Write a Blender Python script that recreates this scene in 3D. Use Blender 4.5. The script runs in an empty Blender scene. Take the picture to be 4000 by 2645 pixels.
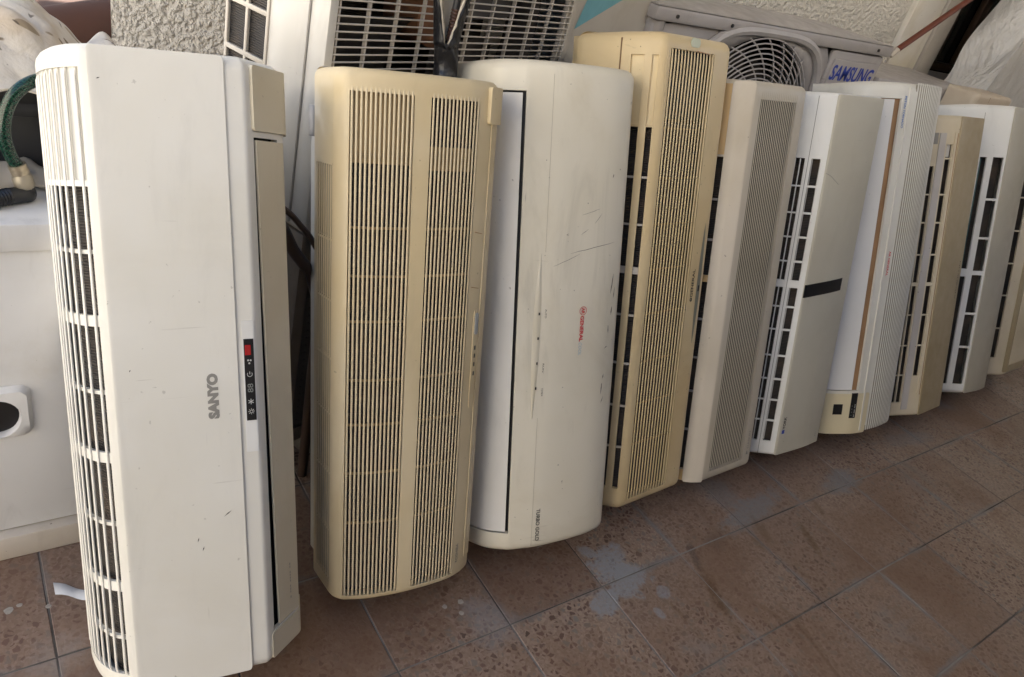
import bpy, bmesh, math, random
from math import sin, cos, tan, pi, radians, sqrt, atan2
from mathutils import Vector, Matrix, noise
random.seed(7)
S = bpy.context.scene
COL = S.collection

# ------------------------------------------------------------------ camera, sky, sun, exposure
cam_d = bpy.data.cameras.new('camera')
cam = bpy.data.objects.new('camera', cam_d); COL.objects.link(cam)
S.camera = cam
cam_d.sensor_width = 36.0
cam_d.lens = 36.0 * 2900 / 4000
cam_d.clip_start = 0.01; cam_d.clip_end = 500
cam.matrix_world = (Matrix.Translation((-0.632, -0.512, 0.981)) @ Matrix.Rotation(radians(-41.995), 4, 'Z')
                    @ Matrix.Rotation(radians(59.632), 4, 'X') @ Matrix.Rotation(radians(16.431), 4, 'Z'))
S.render.resolution_x = 1024; S.render.resolution_y = 677

SUN_EL, SUN_AZ = radians(52), radians(35)      # azimuth from +X towards +Y: the sun stands behind the building
w = bpy.data.worlds.new('World'); S.world = w; w.use_nodes = True
nt = w.node_tree; nt.nodes.clear()
sky = nt.nodes.new('ShaderNodeTexSky'); sky.sky_type = 'NISHITA'; sky.sun_disc = False
sky.sun_elevation = SUN_EL; sky.sun_rotation = pi / 2 - SUN_AZ
bg = nt.nodes.new('ShaderNodeBackground'); bg.inputs[1].default_value = 0.08
wo = nt.nodes.new('ShaderNodeOutputWorld')
nt.links.new(sky.outputs[0], bg.inputs[0]); nt.links.new(bg.outputs[0], wo.inputs[0])
sd = bpy.data.lights.new('sun', 'SUN'); sd.energy = 5.0; sd.angle = radians(0.5); sd.color = (1, .93, .83)
so = bpy.data.objects.new('sun', sd); COL.objects.link(so)
so.rotation_euler = Vector((cos(SUN_EL) * cos(SUN_AZ), cos(SUN_EL) * sin(SUN_AZ), sin(SUN_EL))).to_track_quat('Z', 'Y').to_euler()
S.view_settings.view_transform = 'Standard'; S.view_settings.look = 'None'
S.view_settings.exposure = 2.65; S.view_settings.gamma = 1.0; S.view_settings.use_curve_mapping = False

# ------------------------------------------------------------------ materials
MATS = {}
class NB:
    def __init__(s, name):
        s.m = bpy.data.materials.new(name); s.m.use_nodes = True
        s.t = s.m.node_tree; s.t.nodes.clear()
        s.out = s.n('ShaderNodeOutputMaterial'); s.b = s.n('ShaderNodeBsdfPrincipled')
        s.l(s.b.outputs[0], s.out.inputs[0])
    def n(s, t, **k):
        x = s.t.nodes.new(t)
        for a, v in k.items(): setattr(x, a, v)
        return x
    def l(s, a, b): s.t.links.new(a, b)
    def set(s, sock, v):
        if hasattr(v, 'is_linked') or hasattr(v, 'links'): s.l(v, sock)
        else: sock.default_value = v
    def coord(s, kind='Object'): return s.n('ShaderNodeTexCoord').outputs[kind]
    def mapping(s, v, scale=(1, 1, 1), rot=(0, 0, 0), loc=(0, 0, 0)):
        m = s.n('ShaderNodeMapping'); s.l(v, m.inputs[0])
        m.inputs['Scale'].default_value = scale; m.inputs['Rotation'].default_value = rot; m.inputs['Location'].default_value = loc
        return m.outputs[0]
    def noise(s, v, scale, detail=4, rough=.55, dist=0):
        x = s.n('ShaderNodeTexNoise'); s.l(v, x.inputs['Vector'])
        x.inputs['Scale'].default_value = scale; x.inputs['Detail'].default_value = detail
        x.inputs['Roughness'].default_value = rough; x.inputs['Distortion'].default_value = dist
        return x.outputs[0]
    def vor(s, v, scale, feat='F1', rnd=1.0):
        x = s.n('ShaderNodeTexVoronoi', feature=feat); s.l(v, x.inputs['Vector'])
        x.inputs['Scale'].default_value = scale; x.inputs['Randomness'].default_value = rnd
        return x
    def ramp(s, f, a, b, lo=0.0, hi=1.0):
        x = s.n('ShaderNodeMapRange'); s.l(f, x.inputs[0]); x.interpolation_type = 'SMOOTHSTEP'
        x.inputs[1].default_value = a; x.inputs[2].default_value = b; x.inputs[3].default_value = lo; x.inputs[4].default_value = hi
        return x.outputs[0]
    def mix(s, f, a, b, mode='MIX'):
        x = s.n('ShaderNodeMix', data_type='RGBA', blend_type=mode)
        s.set(x.inputs[0], f)
        for i, v in ((6, a), (7, b)):
            if isinstance(v, tuple): x.inputs[i].default_value = (*v[:3], 1)
            else: s.l(v, x.inputs[i])
        return x.outputs[2]
    def math(s, op, a, b=0.0, c=None):
        x = s.n('ShaderNodeMath', operation=op)
        s.set(x.inputs[0], a); s.set(x.inputs[1], b)
        if c is not None: s.set(x.inputs[2], c)
        return x.outputs[0]
    def bump(s, h, strength=.2, dist=.002, prev=None):
        x = s.n('ShaderNodeBump'); s.l(h, x.inputs['Height'])
        x.inputs['Strength'].default_value = strength; x.inputs['Distance'].default_value = dist
        if prev is not None: s.l(prev, x.inputs['Normal'])
        return x.outputs[0]
    def fin(s, col=None, rough=.5, normal=None, metal=0, **k):
        if col is not None:
            if isinstance(col, tuple): s.b.inputs['Base Color'].default_value = (*col[:3], 1)
            else: s.l(col, s.b.inputs['Base Color'])
        s.set(s.b.inputs['Roughness'], rough); s.b.inputs['Metallic'].default_value = metal
        if normal is not None: s.l(normal, s.b.inputs['Normal'])
        for a, v in k.items(): s.b.inputs[a].default_value = v
        return s.m

def plastic(name, col, col2=None, rough=.42, dirt=.5, scr=.5, seed=0.0):
    """aged plastic: uneven yellowing, rubbed-in dirt, small specks and scratches"""
    if name in MATS: return MATS[name]
    q = NB(name); co = q.mapping(q.coord(), loc=(seed, seed * .7, seed * .3))
    col2 = col2 or tuple(c * k for c, k in zip(col, (.9, .86, .76)))
    a = q.ramp(q.noise(co, 5, 3), .35, .7)
    c = q.mix(a, col, col2)
    st = q.ramp(q.noise(q.mapping(co, scale=(1, 1, .25)), 16, 6, .65, .6), .52, .76, 0, .42 * dirt)
    c = q.mix(st, c, tuple(x * .55 for x in col2))
    sm = q.ramp(q.noise(q.mapping(co, loc=(7, 3, 5)), 3.2, 6, .68, 1.0), .50, .74, 0, .34 * dirt)
    c = q.mix(sm, c, tuple(x * k for x, k in zip(col2, (.74, .68, .56))))
    sp = q.ramp(q.noise(co, 130, 2, .5), .735, .78, 0, .75 * dirt)
    c = q.mix(sp, c, (.10, .085, .065))
    v1 = q.noise(q.mapping(co, scale=(1, 1, .06), rot=(0, .5, 0)), 170, 2, .5, .4)
    s1 = q.math('MULTIPLY', q.ramp(v1, .72, .77), q.ramp(q.noise(co, 9, 2), .52, .68))
    v2 = q.noise(q.mapping(co, scale=(.05, .3, 1), rot=(.2, .8, 0)), 150, 2, .5, .5)
    s2 = q.math('MULTIPLY', q.ramp(v2, .72, .76), q.ramp(q.noise(q.mapping(co, loc=(3, 1, 2)), 8, 2), .5, .66))
    s = q.math('MULTIPLY', q.math('MAXIMUM', s1, s2), .55 * scr)
    c = q.mix(s, c, (.16, .13, .10))
    r = q.ramp(q.noise(co, 30, 4), .3, .7, rough - .08, rough + .12)
    nrm = q.bump(q.noise(co, 700, 2), .05, .0006, q.bump(q.noise(co, 14, 2), .12, .002))
    MATS[name] = q.fin(c, r, nrm); return MATS[name]

def simple(name, col, rough=.5, metal=0, var=.15, scale=30, bump=.1, bscale=200, **k):
    if name in MATS: return MATS[name]
    q = NB(name); co = q.coord()
    c = q.mix(q.noise(co, scale, 4), tuple(x * (1 - var) for x in col), tuple(min(1, x * (1 + var)) for x in col))
    MATS[name] = q.fin(c, rough, q.bump(q.noise(co, bscale, 3), bump, .001), metal, **k); return MATS[name]

def coil_mat():
    q = NB('coil fins'); co = q.coord()
    wv = q.n('ShaderNodeTexWave', bands_direction='Z'); q.l(co, wv.inputs[0]); wv.inputs['Scale'].default_value = 95
    d = q.ramp(q.noise(co, 18, 5), .4, .75)
    c = q.mix(wv.outputs[1], (.012, .010, .009), (.055, .048, .042))
    c = q.mix(d, c, (.075, .055, .04))
    return q.fin(c, .6, q.bump(wv.outputs[1], .6, .002))
COIL = coil_mat()
DARK = simple('dark cavity plastic', (.012, .011, .011), .6, var=.4)
BLACK = simple('black plastic', (.012, .012, .013), .35)
TAPE = simple('black tape', (.008, .008, .009), .45, var=.2)
INK = simple('dark print', (.03, .028, .025), .5)
GREYINK = simple('grey print', (.25, .24, .22), .5)
REDINK = simple('red print', (.55, .02, .03), .5)
BLUEINK = simple('blue print', (.02, .05, .35), .5)
SKYINK = simple('pale blue print', (.30, .45, .55), .5)
MIDBLUE = simple('mid blue print', (.02, .13, .42), .5)
PALE = simple('pale icon print', (.55, .55, .52), .5)
DIMICON = simple('dim icon print', (.22, .23, .22), .5)
REDWIN = simple('red receiver window', (.32, .02, .02), .25)
BROWNGAP = simple('brown stained plastic', (.33, .19, .095), .55, var=.35, scale=14)

def terrazzo():
    q = NB('terrazzo tile'); geo = q.n('ShaderNodeNewGeometry'); p = geo.outputs['Position']
    oi = q.n('ShaderNodeObjectInfo')
    wob = q.noise(p, 60, 3)
    pj = q.n('ShaderNodeVectorMath', operation='ADD'); q.l(p, pj.inputs[0])
    rv = q.n('ShaderNodeCombineXYZ'); q.l(oi.outputs['Random'], rv.inputs[0]); q.l(oi.outputs['Random'], rv.inputs[1])
    q.l(rv.outputs[0], pj.inputs[1])
    nz = q.n('ShaderNodeTexNoise'); q.l(pj.outputs[0], nz.inputs['Vector']); nz.inputs['Scale'].default_value = 130
    nz.inputs['Detail'].default_value = 2
    dj = q.n('ShaderNodeVectorMath', operation='MULTIPLY_ADD'); q.l(nz.outputs['Color'], dj.inputs[0])
    dj.inputs[1].default_value = (.007, .007, 0); q.l(pj.outputs[0], dj.inputs[2])
    flat = q.n('ShaderNodeVectorMath', operation='MULTIPLY'); q.l(dj.outputs[0], flat.inputs[0]); flat.inputs[1].default_value = (1, 1, 0)
    vb = q.vor(flat.outputs[0], 104); ve = q.vor(flat.outputs[0], 104, 'DISTANCE_TO_EDGE')
    sep = q.n('ShaderNodeSeparateColor'); q.l(vb.outputs['Color'], sep.inputs[0])
    thr = q.math('MULTIPLY', sep.outputs[1], .26)
    chipm = q.ramp(q.math('SUBTRACT', ve.outputs['Distance'], thr), .05, .11)
    chip = q.mix(sep.outputs[0], (.075, .040, .034), (.14, .082, .070))
    chip = q.mix(q.ramp(sep.outputs[2], .80, .86), chip, (.17, .16, .15))
    chip = q.mix(q.ramp(sep.outputs[2], .06, .02), chip, (.06, .035, .03))
    small = q.vor(flat.outputs[0], 260); sp2 = q.n('ShaderNodeSeparateColor'); q.l(small.outputs['Color'], sp2.inputs[0])
    base = q.mix(sp2.outputs[0], (.205, .146, .115), (.315, .238, .195))
    chipm = q.math('MULTIPLY', chipm, q.ramp(q.noise(q.mapping(p, loc=(1, 5, 0)), 3.5, 3), .35, .6, .45, 1.0))
    c = q.mix(chipm, base, chip)
    # tile to tile change, worn and dirty film, rust-brown stains, grey cement smears
    c = q.mix(q.math('MULTIPLY', oi.outputs['Random'], .55), c, (.15, .09, .065))
    film = q.ramp(q.noise(p, 3.2, 5, .6, .4), .44, .70, 0, .6)
    c = q.mix(film, c, (.165, .092, .055))
    rust = q.ramp(q.noise(q.mapping(p, scale=(1.6, .5, 1), rot=(0, 0, -.6)), 7, 4, .6, .8), .62, .74, 0, .6)
    c = q.mix(rust, c, (.11, .06, .03))
    grey = q.ramp(q.noise(q.mapping(p, loc=(4, 2, 0)), 4.5, 6, .62, .5), .56, .72, 0, .5)
    c = q.mix(grey, c, (.20, .195, .195))
    # cement smeared out of the joints
    sx = q.n('ShaderNodeSeparateXYZ'); q.l(p, sx.inputs[0])
    def dj_(o): return q.math('MULTIPLY', q.math('ABSOLUTE', q.math('SUBTRACT', q.math('FRACT', q.math('ADD', q.math('MULTIPLY', o, 5.0), 100.5)), .5)), .2)
    near = q.math('MINIMUM', dj_(sx.outputs[0]), dj_(sx.outputs[1]))
    near = q.math('ADD', near, q.math('MULTIPLY', q.math('SUBTRACT', q.noise(p, 45, 5, .7), .5), .022))
    smear = q.math('MULTIPLY', q.ramp(near, .012, .001), q.ramp(q.noise(q.mapping(p, loc=(9, 4, 0)), 5, 3), .46, .60, .06, .72))
    c = q.mix(smear, c, (.17, .172, .18))
    # blobs of spilt cement with their own outline
    def blob(c0, cx, cy, sx, sy, rot, amt, col, soft=.35):
        m = q.mapping(p, loc=(-cx, -cy, 0))
        m2 = q.mapping(m, rot=(0, 0, -rot)); m3 = q.mapping(m2, scale=(1 / sx, 1 / sy, 0))
        ln = q.n('ShaderNodeVectorMath', operation='LENGTH'); q.l(m3, ln.inputs[0])
        d = q.math('ADD', ln.outputs['Value'], q.math('MULTIPLY', q.math('SUBTRACT', q.noise(p, 24, 8, .72, .3), .5), 2.4))
        amt = q.math('MULTIPLY', q.ramp(q.noise(p, 140, 4, .7), .3, .62, .45, 1.0), amt)
        return q.mix(q.math('MULTIPLY', q.ramp(d, 1.0, 1.0 - soft), amt), c0, col)
    for b in BLOBS: c = blob(c, *b)
    r = q.ramp(film, 0, .7, .42, .62)
    h = q.math('ADD', q.math('MULTIPLY', chipm, .3), q.noise(p, 160, 3))
    return q.fin(c, r, q.bump(h, .25, .0012))
G1, G2, RU = (.24, .25, .275), (.175, .18, .195), (.10, .052, .02)
BLOBS = [(-.15, .10, .75, .17, 0, .62, (.145, .082, .05), .9), (.95, .12, .5, .06, 0, .45, (.13, .085, .065), .9), (.245, .032, .055, .042, .5, 1, G1), (.255, -.01, .058, .038, .3, 1, G1), (.185, -.03, .038, .028, .2, 1, G1), (.225, .07, .016, .026, .8, .95, G1),
         (.30, -.055, .016, .014, .8, .8, G1), (.262, -.085, .010, .014, .3, .8, G1),
         (.66, .03, .13, .035, .15, .8, G2, .5), (.98, .015, .09, .04, .25, .85, G2, .5), (.62, .09, .06, .05, .9, .5, G2, .6),
         (1.36, .055, .16, .035, -.15, .5, G2, .6), (-.03, .02, .05, .06, .4, .5, G1, .6), (-.14, -.10, .06, .012, .3, .55, G1, .5),
         (.425, -.015, .012, .04, -.4, .6, (.07, .05, .045), .6), (.397, -.10, .018, .085, -.32, .85, RU, .7), (.722, -.08, .015, .055, -.33, .85, RU, .7), (.50, .0, .05, .03, .3, .5, (.10, .06, .04), .8),
         (.63, -.02, .014, .05, -.3, .5, RU, .7), (.83, -.03, .012, .05, -.4, .4, RU, .7), (-.69, .33, .035, .02, .2, .5, (.12, .12, .125), .7), (-.60, .20, .06, .04, .4, .35, (.3, .29, .28), .8)]

def stucco():
    q = NB('rough cream stucco'); p = q.coord()
    n1 = q.noise(p, 75, 3, .5, .0); n2 = q.noise(p, 190, 3)
    h = q.ramp(n1, .35, .68)
    c = q.mix(q.noise(p, 5, 4), (.68, .645, .58), (.76, .725, .66))
    b = q.bump(n2, .3, .002, q.bump(h, .9, .008))
    return q.fin(c, .75, b)
STUCCO = stucco()
SMOOTHW = plastic('white smooth render', (.70, .67, .61), rough=.7, dirt=.9, scr=.1)
FRAMEP = simple('beige painted frame', (.40, .365, .32), .5, var=.08)
WOODD = simple('old dark brown wood', (.055, .028, .014), .5, var=.6, scale=22)
GLASSD = simple('dark window glass', (.006, .006, .006), .12)
METALW = plastic('off white sheet metal', (.60, .585, .55), (.54, .52, .48), rough=.38, dirt=.5, scr=.4, seed=2)
METALB = plastic('beige sheet metal', (.52, .48, .42), (.46, .42, .36), rough=.4, dirt=.6, scr=.4, seed=5)
METALG = plastic('warm grey sheet metal', (.39, .365, .355), (.35, .325, .315), rough=.38, dirt=.5, scr=.5, seed=8)
METALP = plastic('pale grey sheet metal', (.72, .725, .735), (.66, .66, .665), rough=.36, dirt=1.0, scr=.6, seed=3)
WIRE = simple('pale coated wire', (.50, .46, .41), .45)
WIREG = simple('grey coated wire', (.42, .395, .385), .45)
FANM = simple('dusty fan plastic', (.050, .043, .038), .6, var=.4, scale=20)
RUST = simple('rusty hub', (.22, .10, .05), .7, var=.5)
TEAL = simple('blue triangle print', (.16, .38, .44), .5)
def grout():
    q = NB('cement joint'); p = q.coord()
    return q.fin(q.mix(q.ramp(q.noise(p, 3.5, 4), .38, .62), (.055, .047, .042), (.24, .23, .22)), .85, q.bump(q.noise(p, 300, 3), .3, .001))
GROUT = grout()
CONC = simple('rough concrete', (.30, .28, .25), .85, var=.2, scale=12, bump=.4, bscale=80)

# ------------------------------------------------------------------ mesh helpers
def obj(name, vs, fs, mat, parent=None, sharp=40, loc=None, rot=None):
    me = bpy.data.meshes.new(name); me.from_pydata([tuple(v) for v in vs], [], fs); me.update()
    bm = bmesh.new(); bm.from_mesh(me); bmesh.ops.recalc_face_normals(bm, faces=bm.faces); bm.to_mesh(me); bm.free()
    me.shade_smooth(); me.set_sharp_from_angle(angle=radians(sharp))
    if mat: me.materials.append(mat)
    return link(name, me, parent, loc, rot)
def link(name, me, parent=None, loc=None, rot=None):
    o = bpy.data.objects.new(name, me); COL.objects.link(o)
    if parent is not None: o.parent = parent
    if loc is not None: o.location = loc
    if rot is not None: o.rotation_euler = rot
    return o
def tag(o, label=None, cat=None, group=None, kind=None):
    for k, v in (('label', label), ('category', cat), ('group', group), ('kind', kind)):
        if v: o[k] = v
    return o
def empty(name, mw, label, cat, group=None):
    o = bpy.data.objects.new(name, None); COL.objects.link(o); o.empty_display_size = .05
    o.matrix_world = mw; return tag(o, label, cat, group)
def boxg(x0, x1, y0, y1, z0, z1):
    v = [(x, y, z) for z in (z0, z1) for y in (y0, y1) for x in (x0, x1)]
    return v, [(0, 2, 3, 1), (4, 5, 7, 6), (0, 1, 5, 4), (1, 3, 7, 5), (3, 2, 6, 7), (2, 0, 4, 6)]
def box(name, b, mat, parent=None, bev=0.0, seg=2, **k):
    v, f = boxg(*b)
    if bev <= 0: return obj(name, v, f, mat, parent, **k)
    bm = bmesh.new(); vv = [bm.verts.new(c) for c in v]
    for q in f: bm.faces.new([vv[i] for i in q])
    bmesh.ops.bevel(bm, geom=list(bm.edges), offset=bev, segments=seg, affect='EDGES', profile=.5)
    vs = [tuple(x.co) for x in bm.verts]; bm.verts.index_update()
    fs = [tuple(x.index for x in fc.verts) for fc in bm.faces]; bm.free()
    return obj(name, vs, fs, mat, parent, **k)
def tubeg(path, rad, n=10, cap=True):
    path = [Vector(p) for p in path]; vs = []; fs = []
    up = Vector((0, 0, 1))
    for i, p in enumerate(path):
        d = (path[min(i + 1, len(path) - 1)] - path[max(i - 1, 0)]).normalized()
        a = d.cross(up if abs(d.z) < .95 else Vector((1, 0, 0))).normalized(); b = a.cross(d).normalized()
        if i and a.dot(pa) < 0: a = -a; b = -b
        if i: a = (pa - d * pa.dot(d)).normalized(); b = a.cross(d).normalized()
        pa = a
        r = rad[i] if isinstance(rad, (list, tuple)) else rad
        vs += [p + (a * cos(2 * pi * k / n) + b * sin(2 * pi * k / n)) * r for k in range(n)]
    for i in range(len(path) - 1):
        for k in range(n):
            k2 = (k + 1) % n; fs.append((i * n + k, i * n + k2, (i + 1) * n + k2, (i + 1) * n + k))
    if cap: fs += [tuple(range(n))[::-1], tuple(range((len(path) - 1) * n, len(path) * n))]
    return vs, fs
def tube(name, path, rad, mat, parent=None, n=10, **k):
    v, f = tubeg(path, rad, n); return obj(name, v, f, mat, parent, **k)
def spline(pts, n=8):
    P = [Vector(p) for p in pts]; P = [P[0] * 2 - P[1]] + P + [P[-1] * 2 - P[-2]]; out = []
    for i in range(1, len(P) - 2):
        for k in range(n):
            t = k / n; a, b, c, d = P[i - 1:i + 3]
            out.append(.5 * ((2 * b) + (c - a) * t + (2 * a - 5 * b + 4 * c - d) * t * t + (3 * b - a - 3 * c + d) * t ** 3))
    return out + [P[-2]]

# ---- profiles: cross sections of the indoor units, left-back -> front -> right-back, outward normal to the camera side
def fillet(pts, rads, n=5):
    out = [pts[0]]
    for i in range(1, len(pts) - 1):
        r = rads if isinstance(rads, (int, float)) else rads[i]
        p, a, b = Vector(pts[i]), Vector(pts[i - 1]), Vector(pts[i + 1])
        if r <= 0: out.append(tuple(p)); continue
        r = min(r, .45 * (a - p).length, .45 * (b - p).length)
        A = p + (a - p).normalized() * r; B = p + (b - p).normalized() * r
        for k in range(n + 1):
            t = k / n; out.append(tuple(A * (1 - t) ** 2 + p * 2 * t * (1 - t) + B * t * t))
    return out + [pts[-1]]
class Prof:
    def __init__(s, pts):
        s.p = [Vector(q) for q in pts]; s.s = [0.0]
        for a, b in zip(s.p, s.p[1:]): s.s.append(s.s[-1] + (b - a).length)
        seg = [(b - a).normalized() for a, b in zip(s.p, s.p[1:])]
        sn = [Vector((d.y, -d.x)) for d in seg]
        s.vn = [sn[0]] + [(a + b).normalized() for a, b in zip(sn, sn[1:])] + [sn[-1]]
        s.L = s.s[-1]
    def at(s, u):
        u = min(max(u, 0), s.L)
        for i in range(len(s.s) - 1):
            if u <= s.s[i + 1] + 1e-9:
                t = (u - s.s[i]) / max(1e-9, s.s[i + 1] - s.s[i])
                return s.p[i].lerp(s.p[i + 1], t), (s.vn[i].lerp(s.vn[i + 1], t)).normalized()
    def near(s, x, y):
        q = Vector((x, y)); best = (9, 0)
        for i in range(len(s.p) - 1):
            a, b = s.p[i], s.p[i + 1]; d = b - a
            t = min(1, max(0, (q - a).dot(d) / d.dot(d))); e = (a + d * t - q).length
            if e < best[0]: best = (e, s.s[i] + t * d.length)
        return best[1]

class Unit:
    def __init__(s, name, T, lean, roll, yaw, h, d, prof, label, cat='air conditioner', group=None):
        R = Matrix.Rotation(radians(yaw), 4, 'Z') @ Matrix.Rotation(radians(-lean), 4, 'X') @ Matrix.Rotation(radians(roll), 4, 'Y')
        s.h, s.d, s.pr = h, d, Prof(prof)
        xs = [p.x for p in s.pr.p]
        zmin = min((R @ Vector((x, 0, 0))).z for x in (min(xs), max(xs)))
        s.root = empty(name, Matrix.Translation((T[0], T[1], -zmin)) @ R, label, cat, group)
    def P(s, u, z, off=0.0):
        p, n = s.pr.at(u); return (p.x + n.x * off, p.y + n.y * off - s.d, z)
    def S(s, x, y=0.0): return s.pr.near(x, y)
    def shell(s, name, mat, holes=(), r=.012, t=.006, z0=0.0, z1=None):
        """closed casing swept along the profile; holes=(u0,u1,z0,z1) are real openings with wall thickness t"""
        z1 = s.h if z1 is None else z1; L = s.pr.L
        us = sorted(set([round(u, 6) for u in s.pr.s] + [round(x, 6) for q in holes for x in q[:2]]))
        ph = [0, 22, 45, 68, 90]
        zs = sorted(set([round(z0 + r * (1 - cos(radians(a))), 6) for a in ph] + [round(z1 - r * (1 - cos(radians(a))), 6) for a in ph]
                        + [round(x, 6) for q in holes for x in q[2:4]]))
        def e(z):
            k = min(z - z0, z1 - z)
            return 0 if k >= r else r - sqrt(max(0, r * r - (r - k) ** 2))
        vs = []; fs = []; N = len(us); V = {}
        def vid(i, j, dep=0.0):
            key = (i, j, dep)
            if key not in V:
                u = us[i]; wt = min(1, u / .025, (L - u) / .025)
                V[key] = len(vs); vs.append(s.P(u, zs[j], -e(zs[j]) * wt - dep))
            return V[key]
        def hole(i, j):
            if i < 0 or j < 0 or i >= N - 1 or j >= len(zs) - 1: return False
            um, zm = (us[i] + us[i + 1]) / 2, (zs[j] + zs[j + 1]) / 2
            return any(q[0] < um < q[1] and q[2] < zm < q[3] for q in holes)
        for i in range(N - 1):
            for j in range(len(zs) - 1):
                if not hole(i, j):
                    fs.append((vid(i, j), vid(i + 1, j), vid(i + 1, j + 1), vid(i, j + 1))); continue
                for (di, dj, a, b) in ((-1, 0, (i, j), (i, j + 1)), (1, 0, (i + 1, j), (i + 1, j + 1)), (0, -1, (i, j), (i + 1, j)), (0, 1, (i, j + 1), (i + 1, j + 1))):
                    if not hole(i + di, j + dj): fs.append((vid(*a), vid(*b), vid(*b, t), vid(*a, t)))
        J = len(zs) - 1
        for j in range(J): fs.append((vid(N - 1, j), vid(0, j), vid(0, j + 1), vid(N - 1, j + 1)))
        fs.append(tuple(vid(i, 0) for i in range(N))[::-1]); fs.append(tuple(vid(i, J) for i in range(N)))
        return obj(name, vs, fs, mat, s.root, 38)
    def plate(s, name, u0, u1, z0, z1, off, t, mat, parent=None, z0b=None, z1b=None, rc=0.0, sk=0.0):
        """curved plate lying on the profile, outer face at +off, thickness t; z?b let the far edge slant; rc rounds the ends"""
        us = [u0] + [u for u in s.pr.s if u0 + 1e-4 < u < u1 - 1e-4] + [u1]
        if rc: us = sorted(set(us + [u0 + rc * k for k in (.3, .6, 1)] + [u1 - rc * k for k in (.3, .6, 1)]))
        z0b = z0 if z0b is None else z0b; z1b = z1 if z1b is None else z1b; vs = []; fs = []; n = len(us)
        for dep in (off, off - t):
            for u in us:
                k = (u - u0) / (u1 - u0); cut = 0
                if rc:
                    m = min(u - u0, u1 - u)
                    if m < rc: cut = rc - sqrt(max(0, rc * rc - (rc - m) ** 2))
                vs.append(s.P(u, z0 + (z0b - z0) * k + cut, dep)); vs.append(s.P(u + sk * (1 - k), z1 + (z1b - z1) * k - cut, dep))
        o = 2 * n
        for i in range(n - 1):
            a = 2 * i; fs += [(a, a + 2, a + 3, a + 1), (o + a, o + a + 1, o + a + 3, o + a + 2), (a, o + a, o + a + 2, a + 2), (a + 1, a + 3, o + a + 3, o + a + 1)]
        fs += [(0, 1, o + 1, o), (2 * n - 2, o + 2 * n - 2, o + 2 * n - 1, 2 * n - 1)]
        return obj(name, vs, fs, mat, parent or s.root, 38)
    def slats(s, us, z0, z1, wd, dp, mat, proud=0.0, e=.012, sink=None, name='slat'):
        """one object per slat, sharing one mesh; ends curve into the casing"""
        sink = dp * .9 if sink is None else sink
        sec = [(-.5, dp), (-.5, .25 * wd), (-.3, .06 * wd), (0, 0), (.3, .06 * wd), (.5, .25 * wd), (.5, dp)]
        zz = [(z0, sink), (z0 + e * .35, sink * .45), (z0 + e, 0), (z1 - e, 0), (z1 - e * .35, sink * .45), (z1, sink)]
        vs = []; fs = []; n = len(sec)
        for z, sk in zz:
            for a, b in sec: vs.append((a * wd, max(b, sk) if sk else b, z))
        for i in range(len(zz) - 1):
            for k in range(n): fs.append((i * n + k, i * n + (k + 1) % n, (i + 1) * n + (k + 1) % n, (i + 1) * n + k))
        fs += [tuple(range(n)), tuple(range((len(zz) - 1) * n, len(zz) * n))]
        me = None
        for u in us:
            p, nn = s.pr.at(u); loc = (p.x + nn.x * proud, p.y + nn.y * proud - s.d, 0); rz = atan2(nn.x, -nn.y)
            if me is None:
                o = obj(name, vs, fs, mat, s.root, 35, loc, (0, 0, rz)); me = o.data
            else: link(name, me, s.root, loc, (0, 0, rz))
    def bars(s, u0, u1, zs, hz, off, dp, mat, name='crossbar'):
        for z in zs: s.plate(name, u0, u1, z - hz / 2, z + hz / 2, -off, dp, mat)
    def text(s, body, u, z, length, height, mat, up=True, off=.0006, bold=.0, name='lettering', parent=None, ital=0.0, sx=None):
        p, n = s.pr.at(u); N = Vector((n.x, n.y, 0)); Tn = Vector((-n.y, n.x, 0)); Z = Vector((0, 0, 1))
        ex, ey = (Z, -Tn) if up else (-Z, Tn)
        return letter(body, Vector(s.P(u, z, off)), ex, ey, N, length, height, mat, parent or s.root, bold, name, ital)
def letter(body, c, ex, ey, ez, length, height, mat, parent, bold=0.0, name='lettering', ital=0.0):
    cu = bpy.data.curves.new('t', 'FONT'); cu.body = body; cu.size = 1; cu.extrude = 0.0; cu.offset = bold; cu.shear = ital; cu.resolution_u = 3
    to = bpy.data.objects.new('t', cu); COL.objects.link(to)
    me = bpy.data.meshes.new_from_object(to); bpy.data.objects.remove(to); bpy.data.curves.remove(cu)
    xs = [v.co.x for v in me.vertices]; ys = [v.co.y for v in me.vertices]
    x0, x1, y0, y1 = min(xs), max(xs), min(ys), max(ys)
    for v in me.vertices:
        a = ((v.co.x - x0) / (x1 - x0) - .5) * length; b = ((v.co.y - y0) / (y1 - y0) - .5) * height
        v.co = c + ex * a + ey * b
    me.materials.clear(); me.materials.append(mat); me.update()
    return link(name, me, parent)
def lin(a, b, n): return [a + (b - a) * i / (n - 1) for i in range(n)]

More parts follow.
